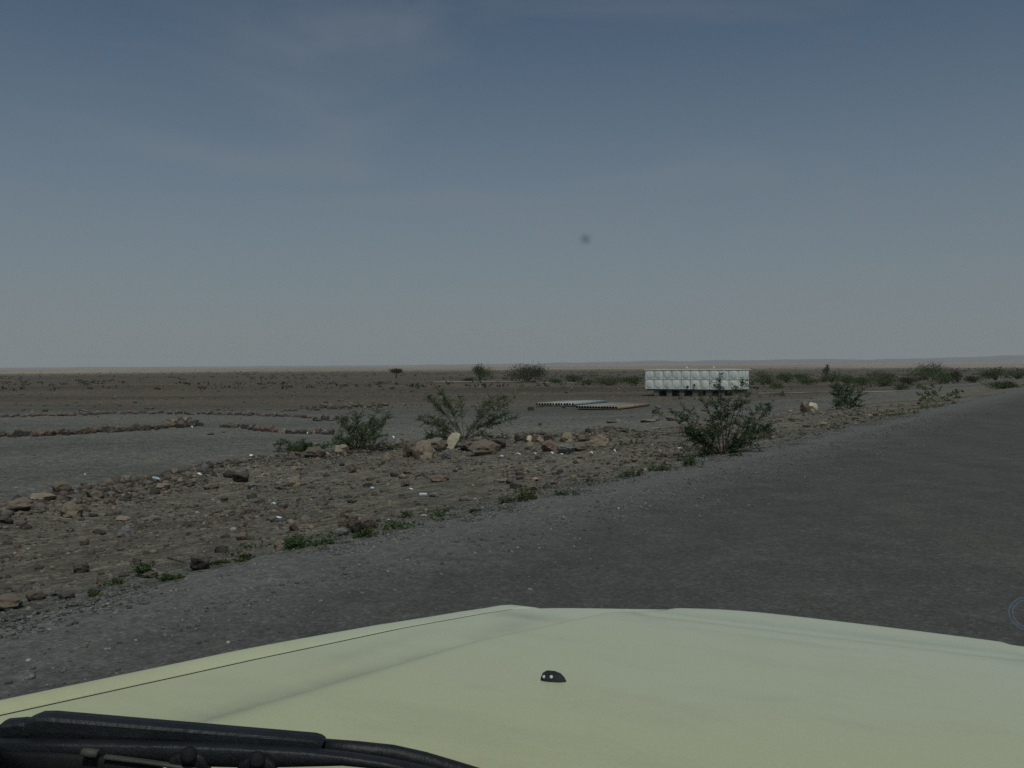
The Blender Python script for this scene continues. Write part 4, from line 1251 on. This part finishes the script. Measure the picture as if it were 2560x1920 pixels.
pipes(1342, 1432, 1017, R(31), 14, lambda i, r_: PP if r_ == 0 and i in (6, 9, 12) else PG,
      lambda i, r_: 'pale ended pipe in the farther grey pipe stack' if r_ == 0 and i in (6, 9, 12) else 'long grey pipe in the farther pipe stack', 'farther stack of grey pipes')
pipes(1442, 1540, 1025, R(30), 15, lambda i, r_: PRu if (i > 8) else PG,
      lambda i, r_: 'rusty brown pipe on the nearer pipe stack' if (i > 8) else 'long grey pipe in the nearer pipe stack', 'nearer stack of grey and rusty pipes')

# ------------------------------------------------------------------ litter and sticks
def scrap_mesh(name, mat, seed, t=.02):
    rnd = random.Random(seed)
    bm = bmesh.new()
    n_ = 7
    top = [bm.verts.new((math.cos(6.283 * i / n_) * .5 * rnd.uniform(.7, 1), math.sin(6.283 * i / n_) * .5 * rnd.uniform(.6, 1), rnd.uniform(.15, .9))) for i in range(n_)]
    bot = [bm.verts.new((v.co.x * .97, v.co.y * .97, max(0, v.co.z - .15))) for v in top]
    c = bm.verts.new((0, 0, 1)); c2 = bm.verts.new((0, 0, .8))
    for i in range(n_):
        j = (i + 1) % n_
        bm.faces.new((top[i], top[j], c)); bm.faces.new((bot[j], bot[i], c2)); bm.faces.new((top[j], top[i], bot[i], bot[j]))
    return bm_mesh(name, bm, mat)
SCR = {m_: [scrap_mesh('scrap', m_, 10 * i + j) for j in range(3)] for i, m_ in enumerate(('litter_white', 'litter_blue', 'litter_dark', 'litter_card'))}
L_ = [
 (695, 1295, 24, 6, 'litter_white', 'flat white strip of card on gravel with a dark patch below'),
 (705, 1303, 40, 5, 'litter_dark', 'dark bluish film lying below the flat white strip'),
 (930, 1224, 14, 10, 'litter_blue', 'bluish grey crumpled scrap on the slope'),
 (1026, 1224, 16, 6, 'litter_white', 'thin white scrap above the white paper strip'),
 (983, 1097, 10, 9, 'litter_white', 'white scrap at the right foot of the bushy shrub'),
 (1254, 1144, 12, 9, 'litter_blue', 'pale blue scrap before the domed boulder'),
 (1295, 1138, 16, 8, 'litter_white', 'white scrap below the pointed dark stone'),
 (1335, 1136, 16, 6, 'litter_blue', 'bluish scrap in front of the reddish boulder'),
 (1380, 1134, 10, 6, 'litter_white', 'white scrap under the reddish boulder'),
 (1405, 1137, 12, 5, 'litter_blue', 'pale scrap against the grey rounded boulder'),
 (1477, 1134, 14, 7, 'litter_white', 'white scrap at the foot of the large tan boulder'),
 (1537, 1130, 8, 9, 'litter_white', 'white round scrap on gravel right of the bank'),
 (1742, 1109, 16, 7, 'litter_white', 'white flat scrap under the left side of the tallest shrub'),
 (1397, 1193, 12, 6, 'litter_white', 'small white scrap on open gravel right of the slope'),
 (1340, 1203, 22, 12, 'litter_card', 'tan scrap on the slope above the yellow green weed'),
 (1183, 1218, 8, 10, 'litter_card', 'upright tan scrap in the middle of the slope'),
 (1108, 1200, 10, 5, 'litter_white', 'small pale chip on the long flat red stone'),
 (498, 1187, 16, 7, 'litter_white', 'white crushed scrap behind the rubble, right of the clear bottle'),
 (510, 1311, 10, 6, 'litter_white', 'small white scrap alone on the left gravel'),
 (212, 1190, 8, 9, 'litter_blue', 'pale upright scrap at the border of the smooth flat'),
 (628, 1142, 13, 8, 'litter_white', 'white flat stone like scrap on the flat by the bank'),
 (480, 1070, 7, 6, 'litter_white', 'tiny white scrap in the thick end of the nearer row'),
 (765, 1084, 14, 5, 'litter_white', 'white scrap lying in the last run of the nearer row'),
 (684, 1262, 18, 9, 'litter_blue', 'greyish torn scrap on the middle of the slope'),
 (1060, 1290, 22, 5, 'litter_white', 'pale flat sliver beside the small round weed'),
 (975, 1302, 26, 7, 'litter_white', 'long whitish scrap right of the verge cluster'),
 (20, 1524, 28, 9, 'litter_white', 'white crumpled bag at the picture edge of the verge'),
 (2132, 1016, 8, 13, 'litter_blue', 'white bottle shaped scrap at the foot of the dark shrub'),
 (1072, 1083, 18, 6, 'litter_blue', 'turquoise film under the left of the wide spreading shrub'),
 (1128, 1080, 14, 5, 'litter_blue', 'turquoise scrap near the stem of the wide spreading shrub'),
 (1700, 1122, 14, 5, 'litter_blue', 'greenish blue film left of the foot of the tallest shrub'),
 (660, 1188, 18, 6, 'litter_card', 'pale flat chip in the middle of the bank rubble'),
 (625, 1213, 30, 5, 'litter_card', 'pale flat sliver under the grey stone of the bank'),
]
for i, (px, py, w, h, mt, lab) in enumerate(L_):
    p = at(px, py); k = p.y / F
    o = link('paper_scrap', SCR[mt][i % 3], loc=p - Vector((0, 0, .004)), scale=(w * k, w * k * .7, h * k * .9), rot=(0, 0, random.uniform(-.3, .3)))
    tag(o, lab, 'litter')
# white paper strip: a small folded carton
p = at(1058, 1238); k = p.y / F
bm = bmesh.new(); add_box(bm, (-.5, -.12, 0), (.5, .12, .42), .02)
o = link('paper_scrap', bm_mesh('carton', bm, 'litter_white'), loc=p, scale=(19 * k, 19 * k, 12 * k), rot=(R(12), 0, R(3))); tag(o, 'brightest white strip of paper lying flat on the slope', 'litter')
# clear bottle
bt = bpy.data.objects.new('plastic_bottle', None); p = at(383, 1200); bt.location = p + Vector((0, 0, .04)); bt.rotation_euler = (0, R(90), R(-40)); col.objects.link(bt)
tag(bt, 'clear plastic bottle lying on the left bank', 'bottle')
V1, Q1 = lathe([(0, 0), (.036, 0), (.04, .01), (.04, .07), (.037, .075), (.04, .08), (.04, .17), (.016, .225), (.015, .235)], 14)
link('bottle_body', np_mesh('bottle_body', V1, Q1, 'litter_blue', True), bt)
V1, Q1 = lathe([(.017, .232), (.018, .25), (0, .25)], 10); link('cap', np_mesh('cap', V1, Q1, 'litter_white'), bt)
# sticks
def stick(pix, r_, label):
    P_ = [at(*q) + Vector((0, 0, r_ * .8)) for q in pix]
    if True:
        for q in P_: q.z += .012 if off(q.x, q.y) < 0 else 0
    o_ = P_[0].copy()
    me = tubes_mesh('stick', [tube([q - o_ for q in P_], [r_ * (1 - .4 * i / len(P_)) for i in range(len(P_))], 6)], 'bark')
    tag(link('stick', me, loc=o_), label, 'stick')
stick([(520, 1516), (535, 1511), (560, 1504), (588, 1497)], .013, 'dark stick lying on the road below the square charcoal block')
stick([(283, 1297), (310, 1293), (340, 1294), (375, 1290)], .012, 'thin dark twig above the flat topped grey stone')
stick([(420, 1396), (440, 1402), (460, 1406)], .010, 'short dark twig left of the square charcoal block')
stick([(350, 1594), (375, 1592), (405, 1586)], .012, 'dark stick on the road nearest the vehicle')

# ------------------------------------------------------------------ the vehicle the picture is taken from
HEAD = R(26.0); K = .80                     # heading right of the view; K scales everything measured from the eye
CX = .40 * K                                # the eye sits right of the centre line
car = bpy.data.objects.new('off_road_car', None)
car.rotation_euler = (0, 0, -HEAD)
car.location = Vector((0, 0, 0.012)) - Matrix.Rotation(-HEAD, 3, 'Z') @ Vector((CX, 0, 0))
col.objects.link(car)
bpy.context.view_layer.update()
tag(car, 'dusty cream off road car whose bonnet fills the bottom of the picture', 'car')
c_inv = car.matrix_world.inverted()
ZE = EYE.z - car.location.z
def loc_px(px, py, t):
    return c_inv @ (EYE + ray(px, py) * t)

Y0, YF = .72 * K, 2.70 * K
def half_w(v, side=-1):                     # half width of the bonnet at v (metres ahead of the eye)
    w_ = [.875, .86, .79, .72, .645, .575] if side < 0 else [.875, .86, .82, .79, .77, .75]
    return K * float(np.interp(v / K, [.7, .85, 1.33, 1.72, 2.0, 2.2], w_))
def front_raw(x):
    if x > 0:
        return float(np.interp(x, [0, .2, .4, .56, .66, .75, .85], [2.48, 2.475, 2.46, 2.44, 2.42, 2.37, 2.25]))
    return float(np.interp(-x, [0, .10, .20, .28, .36, .46, .57, .66], [2.48, 2.475, 2.44, 2.385, 2.33, 2.27, 2.19, 2.08]))
FV = np.array([np.mean([front_raw(-.9 + i * .01 + d_) for d_ in np.linspace(-.07, .07, 9)]) for i in range(181)])
def front_v(x):
    return K * float(np.interp(x / K, np.linspace(-.9, .9, 181), FV))
def smooth01(t):
    t = min(1, max(0, t)); return t * t * (3 - 2 * t)
def bonnet_z(x, v):
    vk = v / K; ax_ = abs(x) / K
    z = ZE - K * (.42 + .10 * vk)
    # raised centre with a shallow trough along its flanks, closed by a lip at the front
    w1 = np.interp(vk, [.9, 1.58, 2.1, 2.4], [.49, .44, .32, .24]); wf = np.interp(vk, [.9, 1.6, 2.25], [.125, .075, .03])
    if x > 0: w1 += .26
    a = smooth01(1 - (ax_ - w1) / wf)
    b = smooth01((2.34 - vk) / .34)
    tr_ = math.exp(-((vk - 2.13) / .045) ** 2) * smooth01((w1 + .02 - ax_) / .08)
    z += K * (0.028 * a * b - .0075 * tr_ - .004 * (1 - a) * smooth01((ax_ - w1) / wf))
    z -= K * .004 * smooth01((ax_ - .62) / .2)
    # nose rolls over at the front
    e = max(0, (vk - (front_v(x) / K - .05)) / .05)
    z -= K * .022 * e ** 2.2
    return z
nx_, ny_ = 160, 130
V, Q = [], []
for j in range(ny_ + 1):
    for i in range(nx_ + 1):
        f_ = i / nx_ * 2 - 1
        t = j / ny_
        xg = f_ * K * .6
        v = Y0 + (front_v(xg) - Y0) * t
        x = f_ * half_w(v, f_)
        v = Y0 + (front_v(x) - Y0) * t
        x = f_ * half_w(v, f_)
        V.append((x, v, bonnet_z(x, v)))
for j in range(ny_):
    for i in range(nx_):
        a = j * (nx_ + 1) + i
        Q.append((a, a + 1, a + nx_ + 2, a + nx_ + 1))
# folded rim under the edges
ring = [i for i in range(nx_ + 1)] + [j * (nx_ + 1) + nx_ for j in range(1, ny_ + 1)] + [ny_ * (nx_ + 1) + i for i in range(nx_ - 1, -1, -1)] + [j * (nx_ + 1) for j in range(ny_ - 1, 0, -1)]
n0 = len(V)
for a in ring:
    x, v, z = V[a]; V.append((x * .995, v - (.004 if v > Y0 + .1 else 0), z - .05))
for q in range(len(ring)):
    q2 = (q + 1) % len(ring); Q.append((ring[q], n0 + q, n0 + q2, ring[q2]))
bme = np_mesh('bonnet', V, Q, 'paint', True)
dirt = []  # per vertex: painted crease shade together with the dirt smears
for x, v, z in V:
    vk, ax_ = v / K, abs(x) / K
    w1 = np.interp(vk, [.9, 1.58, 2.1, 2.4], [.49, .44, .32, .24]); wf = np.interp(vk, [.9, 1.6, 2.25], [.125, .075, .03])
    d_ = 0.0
    if x < 0: d_ = .75 * math.exp(-((ax_ - w1 - wf * .75) / (wf * .55)) ** 2)  # shaded side of the raised centre, painted as a dark band
    if ax_ < w1 or x > 0: d_ = max(d_, .5 * math.exp(-((vk - 2.115) / .03) ** 2))  # shade of the front trough, painted as a dark line
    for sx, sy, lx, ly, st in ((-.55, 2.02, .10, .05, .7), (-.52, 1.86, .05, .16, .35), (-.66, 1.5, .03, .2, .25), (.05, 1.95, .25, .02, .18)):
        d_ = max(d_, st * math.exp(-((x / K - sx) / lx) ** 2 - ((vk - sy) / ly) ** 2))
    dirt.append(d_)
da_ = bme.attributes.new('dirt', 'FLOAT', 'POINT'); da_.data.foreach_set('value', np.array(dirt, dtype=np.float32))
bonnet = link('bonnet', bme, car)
try:
    bonnet.data.set_sharp_from_angle(angle=R(40))
except Exception:
    pass
bonnet['label'] = 'cream bonnet with a raised centre and dust streaks'

# fenders beside the bonnet
for sgn in (-1, 1):
    V, Q = [], []
    nv, nu = 60, 16
    for j in range(nv + 1):
        v = Y0 - .03 + (K * 2.32 - Y0 + .03) * j / nv
        xe = half_w(v, sgn) + .0100
        ze = bonnet_z(sgn * half_w(v, sgn), min(v, front_v(sgn * half_w(v, sgn)) - K * .05)) - .002
        ze -= K * .10 * max(0, (v - K * 2.1) / (K * .22)) ** 2.2
        wf = K * (.058 + .02 * math.sin(min(1, (v - Y0) / (K * 1.75)) * math.pi * .5))
        fb = .008 * (1 - smooth01((v / K - 1.3) / .7))
        for i in range(nu + 1):
            a = i / nu
            if i == 0:
                x = xe + .001; z = ze - .045
            elif a < .5:
                b = (a - 1 / nu) / (.5 - 1 / nu); x = xe + wf * b; z = ze + fb * math.sin(b * 2.4) - .03 * max(0, b - .7) ** 1.5
            else:
                b = (a - .5) / .5; x = xe + wf + .035 * math.sin(b * math.pi / 2); z = ze + fb * .67 - .005 - .55 * b ** 1.6
            V.append((sgn * x, v, z))
        
    for j in range(nv):
        for i in range(nu):
            a = j * (nu + 1) + i
            Q.append((a, a + 1, a + nu + 2, a + nu + 1) if sgn < 0 else (a, a + nu + 1, a + nu + 2, a + 1))
    link('fender', np_mesh('fender', V, Q, 'paint', True), car)
    V, Q = [], []
    for j in range(nv + 1):                    # black rubber lying in the gap between bonnet and fender
        v = Y0 + (K * 2.16 - Y0) * j / nv
        xe = half_w(v, sgn); ze = bonnet_z(sgn * xe, v) - .0012
        for dx_, dz_ in ((.0004, -.012), (.0008, 0), (.0092, -.0002), (.0096, -.012)): V.append((sgn * (xe + dx_), v, ze + dz_))
    for j in range(nv):
        for i in range(3): Q.append((j * 4 + i, j * 4 + i + 1, j * 4 + i + 5, j * 4 + i + 4))
    link('seal', np_mesh('seal', V, Q, 'rubber'), car)
# nose panel, grille, headlamps, bumper
zf = bonnet_z(0, front_v(0)) - .03
bm = bmesh.new(); add_box(bm, (-K * .62, K * 2.05, zf - .62), (K * .62, K * 2.24, zf - .06), .03); link('front_panel', bm_mesh('front_panel', bm, 'paint'), car)
for k_ in range(6):
    bm = bmesh.new(); z_ = zf - .10 - k_ * .05; add_box(bm, (-K * .42, K * 2.235, z_ - .016), (K * .42, K * 2.29, z_ + .016), .005); link('grille_bar', bm_mesh('grille_bar', bm, 'black_plastic'), car)
for sgn in (-1, 1):
    V1, Q1 = lathe([(0, .06), (.06, .055), (.09, .03), (.095, 0), (.095, -.05)], 20)
    link('headlamp', np_mesh('headlamp', V1, Q1, 'lamp_glass', True), car, (sgn * K * .52, K * 2.24, zf - .24), (R(-90), 0, 0))
bm = bmesh.new(); add_box(bm, (-K * 1.02, K * 2.22, zf - .78), (K * 1.02, K * 2.52, zf - .60), .03); link('bumper', bm_mesh('bumper', bm, 'chrome'), car)
# front wheels
for sgn in (-1, 1):
    V1, Q1 = lathe([(.2, -.13), (.36, -.13), (.395, -.09), (.40, 0), (.395, .09), (.36, .13), (.2, .13)], 28)
    wl_ = link('wheel', np_mesh('wheel', V1, Q1, 'rubber', True), car, (sgn * K * .92, K * 1.60, .40), (0, R(90), 0))
    V1, Q1 = lathe([(0, .05), (.07, .06), (.09, .03), (.19, .02), (.21, .10), (.21, -.10), (0, -.10)], 24)
    link('rim', np_mesh('rim', V1, Q1, 'chrome', True), wl_)
# cowl grille and scuttle
bm = bmesh.new()
zc = bonnet_z(0, Y0)
add_box(bm, (-K * .82, K * .50, zc - .16), (K * .82, Y0 - .012, zc - .055), .01)
link('cowl', bm_mesh('cowl', bm, 'black_plastic'), car)
for i in range(26):
    x = -K * .74 + i * K * 1.48 / 25
    bm = bmesh.new(); add_box(bm, (x - .007, K * .52, zc - .054), (x + .007, Y0 - .03, zc - .042), .002); link('cowl_slat', bm_mesh('cowl_slat', bm, 'black_plastic'), car)

# windscreen: a raked curved pane between eye and bonnet
def glass_pt(x, t):
    bulge = 1 - (abs(x) / .80) ** 2.2
    v = .30 + .15 * bulge - .30 * t
    return (x, v, zc - .06 + .66 * t)
V, Q = [], []
gx, gt = 32, 12
for side in (0, 1):
    for j in range(gt + 1):
        for i in range(gx + 1):
            x = -.74 + 1.48 * i / gx
            p_ = glass_pt(x, j / gt); V.append((p_[0], p_[1] + .006 * side, p_[2]))
n1_ = (gx + 1) * (gt + 1)
for j in range(gt):
    for i in range(gx):
        a = j * (gx + 1) + i
        Q.append((a, a + 1, a + gx + 2, a + gx + 1)); Q.append((n1_ + a, n1_ + a + gx + 1, n1_ + a + gx + 2, n1_ + a + 1))
gm = bpy.data.materials.new('windscreen_glass'); gm.use_nodes = True
gn = gm.node_tree; gn.nodes.clear()
go = gn.nodes.new('ShaderNodeOutputMaterial'); gt_ = gn.nodes.new('ShaderNodeBsdfTransparent')
gt_.inputs['Color'].default_value = (.955, 1.0, .985, 1)
gn.links.new(gt_.outputs[0], go.inputs['Surface'])
link('windscreen', np_mesh('windscreen', V, Q, gm, True), car)
# body round the cabin, out of the picture: pillars, header, dashboard
for sgn in (-1, 1):
    P_ = [Vector(glass_pt(sgn * .77, t)) for t in (0, .35, .7, 1.0)]
    link('pillar', tubes_mesh('pillar', [tube(P_, [.045] * 4, 8)], 'paint'), car)
P_ = [Vector(glass_pt(-.77 + 1.54 * i / 8, 1.04)) for i in range(9)]
link('roof_header', tubes_mesh('roof_header', [tube(P_, [.04] * 9, 8)], 'paint'), car)

# wiper parked across the foot of the windscreen
def wp(px, py, t): return loc_px(px, py, t * K)
wip = link('wiper', tubes_mesh('wiper', [tube([wp(1260, 1962, .86), wp(1140, 1926, .85), wp(1060, 1902, .845), wp(980, 1884, .84), wp(890, 1874, .838), wp(790, 1866, .835)], [.0065, .0066, .0065, .0064, .0062, .006], 10)], 'black_plastic'), car)
wip['label'] = 'black wiper arm lying along the foot of the windscreen'
def sweep_box(pts, w_, h_):
    """a rounded bar along pts: w_ across, h_ tall"""
    V, Q = [], []
    n_ = len(pts)
    sec = []
    for k_ in range(12):
        a = 2 * math.pi * k_ / 12
        c_, s_ = math.cos(a), math.sin(a)
        sec.append((math.copysign(abs(c_) ** .45, c_), math.copysign(abs(s_) ** .45, s_)))
    for i, p_ in enumerate(pts):
        d = (pts[min(i + 1, n_ - 1)] - pts[max(i - 1, 0)]).normalized()
        u_ = Vector((0, 0, 1)); x_ = d.cross(u_).normalized(); u_ = x_.cross(d)
        ww = w_[i] if isinstance(w_, (list, tuple)) else w_; hh = h_[i] if isinstance(h_, (list, tuple)) else h_
        for a, b in sec: V.append(p_ + x_ * a * ww / 2 + u_ * b * hh / 2)
    for i in range(n_ - 1):
        for k_ in range(12):
            k2 = (k_ + 1) % 12
            Q.append((i * 12 + k_, i * 12 + k2, (i + 1) * 12 + k2, (i + 1) * 12 + k_))
    for base in (0, (n_ - 1) * 12):
        c0 = len(V); V.append(sum((V[base + k_] for k_ in range(12)), Vector()) / 12)
        for k_ in range(12): Q.append((base + k_, base + (k_ + 1) % 12, c0, c0))
    return V, Q
pxm = lambda n_, t: n_ * t * K / F
top = lambda x: 1779 + (x - 98) * .0875
bot = lambda x: 1853 + (x - 98) * .030
bx_ = (84, 92, 104, 130, 250, 400, 550, 700, 785, 797, 806)
sh = (26, 10, 3, 0, 0, 0, 0, 0, 0, 3, 10)
blade = [wp(x, (top(x) + k_ + bot(x)) / 2, .82) for x, k_ in zip(bx_, sh)]
hs = [pxm(bot(x) - top(x) - k_, .82) for x, k_ in zip(bx_, sh)]
bl = link('arm_cover', tubes_mesh('arm_cover', [sweep_box(blade, .018, hs)], 'black_plastic', False), wip)
tipb = [wp(x, y, .83) for x, y in ((-30, 1872), (2, 1852), (26, 1830), (60, 1826), (92, 1828))]
link('end_cap', tubes_mesh('end_cap', [sweep_box(tipb, .016, [pxm(60, .83), pxm(66, .83), pxm(64, .83), pxm(58, .83), pxm(56, .83)])], 'black_plastic', False), wip)
# the bridge below carries the rubber: a slim bar with arched yokes hung from it
spine = [wp(x, y, .80) for x, y in ((-60, 1874), (160, 1876), (330, 1880), (470, 1884), (640, 1890), (760, 1892), (860, 1896), (960, 1908), (1090, 1934))]
link('blade_bridge', tubes_mesh('blade_bridge', [sweep_box(spine, .012, [pxm(h_, .8) for h_ in (50, 50, 52, 54, 50, 40, 26, 20, 18)])], 'black_plastic'), wip)
for x, y in ((472, 1888), (643, 1900)):
    c_ = wp(x, y, .785)
    V1, Q1 = lathe([(0, .0022), (.0035, .002), (.0055, .0008), (.0062, -.006)], 14)
    dn = (c_inv.to_3x3() @ (-ray(x, y))).normalized()
    link('pivot', np_mesh('pivot', V1, Q1, 'rubber', True), wip, c_, dn.to_track_quat('Z', 'Y').to_euler())
    arc = [wp(x + dx, y + dy, .792) for dx, dy in ((-40, 46), (-30, 12), (0, 0), (28, 12), (40, 46))]
    link('yoke', tubes_mesh('yoke', [sweep_box(arc, .008, pxm(34, .79))], 'black_plastic'), wip)
rub_ = [wp(x, y, .795) for x, y in ((-40, 1902), (120, 1904), (260, 1914), (400, 1932))]
link('rubber_blade', tubes_mesh('rubber_blade', [sweep_box(rub_, .012, pxm(56, .79))], 'rubber'), wip)
rail = [wp(x, y, .788) for x, y in ((262, 1892), (360, 1904), (460, 1918), (560, 1934))]
link('rail', tubes_mesh('rail', [sweep_box(rail, .005, pxm(9, .788))], 'rail_grey'), wip)
clip = [wp(x, y, .785) for x, y in ((206, 1880), (244, 1884))]
link('clip', tubes_mesh('clip', [sweep_box(clip, .006, pxm(17, .785))], 'rail_grey'), wip)

# washer nozzle on the bonnet
def on_bonnet(px, py):
    d = ray(px, py); t = .4
    while t < 4:
        q = c_inv @ (EYE + d * t)
        if q.y > Y0 and q.z < bonnet_z(q.x, q.y): return q, t
        t += .002
    return q, t
q, t = on_bonnet(1383, 1702)
kpx = t / F
nz = bmesh.new()
prof = [(-33, 0), (-31, 14), (-26, 25), (-16, 31), (4, 30), (18, 25), (28, 15), (33, 6), (32, 0)]
sec = []
for x, h in prof:
    wd = 15 * (1 - (abs(x) / 36) ** 3) + 4
    rng_ = []
    for k_ in range(9):
        a = math.pi * k_ / 8
        rng_.append(nz.verts.new((x * kpx, math.cos(a) * wd * kpx, (math.sin(a) ** .7) * max(h, .5) * kpx - .003)))
    sec.append(rng_)
for a, b in zip(sec[:-1], sec[1:]):
    for k_ in range(8): nz.faces.new((a[k_], b[k_], b[k_ + 1], a[k_ + 1]))
nz.faces.new(sec[0]); nz.faces.new(sec[-1][::-1])
noz = link('washer_nozzle', bm_mesh('washer_nozzle', nz, 'nozzle_grey', True), car, q, (R(-7), 0, R(26 - 6)))
for x, z in ((-22, 12), (-4, 13)):
    V1, Q1 = lathe([(0, .25), (.55, .2), (1, 0), (1, -1.5)], 12)
    link('jet', np_mesh('jet', [(a * 4.2 * kpx, b * 4.2 * kpx, c_ * 4.2 * kpx) for a, b, c_ in V1], Q1, 'pipe_pale', True), noz, (x * kpx, -14.5 * kpx * (1 - (abs(x) / 36) ** 3) - 1.5 * kpx, z * kpx), (R(70), 0, 0))

# round sticker and a dirt spot on the glass
def on_glass(px, py):
    d = ray(px, py); t = .05
    while t < 2:
        q_ = c_inv @ (EYE + d * t)
        tt = (q_.z - (zc - .06)) / .66
        if q_.y > glass_pt(q_.x, tt)[1] - .002: return q_, t
        t += .0005
    return q_, t
q, t = on_glass(2582, 1536)
dn = (c_inv.to_3x3() @ (-ray(2582, 1536))).normalized()
k_ = t / F
ring_t = []
for rr_ in (52, 44):
    ring_t.append(tube([(math.cos(a_) * rr_ * k_, math.sin(a_) * rr_ * k_ * .82, 0) for a_ in [2 * math.pi * i / 40 for i in range(41)]], [2.0 * k_] * 41, 5, cap=False))
M['sticker'] = mottled('sticker', (.78, .84, .86), (.85, .88, .9), 20, .5, 0, .4)
_nt = M['sticker'].node_tree
_tr = _nt.nodes.new('ShaderNodeBsdfTranslucent'); _tr.inputs['Color'].default_value = (.8, .86, .88, 1)
_ms = _nt.nodes.new('ShaderNodeMixShader'); _ms.inputs[0].default_value = .65
_o = [n_ for n_ in _nt.nodes if n_.type == 'OUTPUT_MATERIAL'][0]; _b = [n_ for n_ in _nt.nodes if n_.type == 'BSDF_PRINCIPLED'][0]
_nt.links.new(_b.outputs[0], _ms.inputs[1]); _nt.links.new(_tr.outputs[0], _ms.inputs[2]); _nt.links.new(_ms.outputs[0], _o.inputs['Surface'])
stk = link('sticker', tubes_mesh('sticker', ring_t, 'sticker'), car, q + dn * .002, dn.to_track_quat('Z', 'Y').to_euler())
stk['label'] = 'pale double ring of a round sticker on the windscreen'
q, t = on_glass(1464, 598)
dn = (c_inv.to_3x3() @ (-ray(1464, 598))).normalized()
k_ = t / F
mt, nt, b_, out_ = new_mat('dirt_spot')
tcn = nt.nodes.new('ShaderNodeTexCoord'); gr = nt.nodes.new('ShaderNodeTexGradient'); gr.gradient_type = 'QUADRATIC_SPHERE'
mpn = nt.nodes.new('ShaderNodeMapping'); mpn.inputs['Scale'].default_value = (1 / (24 * k_),) * 3
nt.links.new(tcn.outputs['Object'], mpn.inputs['Vector']); nt.links.new(mpn.outputs['Vector'], gr.inputs['Vector'])
mu = nt.nodes.new('ShaderNodeMath'); mu.operation = 'MULTIPLY'; mu.inputs[1].default_value = .55
nt.links.new(gr.outputs['Fac'], mu.inputs[0])
tn = nt.nodes.new('ShaderNodeBsdfTransparent'); ms = nt.nodes.new('ShaderNodeMixShader')
b_.inputs['Base Color'].default_value = (.05, .045, .04, 1)
nt.links.new(mu.outputs[0], ms.inputs[0]); nt.links.new(tn.outputs[0], ms.inputs[1]); nt.links.new(b_.outputs[0], ms.inputs[2]); nt.links.new(ms.outputs[0], out_.inputs['Surface'])
V1 = [(math.cos(6.283 * i / 20) * 23 * k_, math.sin(6.283 * i / 20) * 15 * k_, 0) for i in range(20)] + [(0, 0, .0004)]
Q1 = [(i, (i + 1) % 20, 20) for i in range(20)]
link('dirt_spot', np_mesh('dirt_spot', V1, Q1, mt), car, q + dn * .002, dn.to_track_quat('Z', 'Y').to_euler())
print('objects', len(bpy.data.objects))
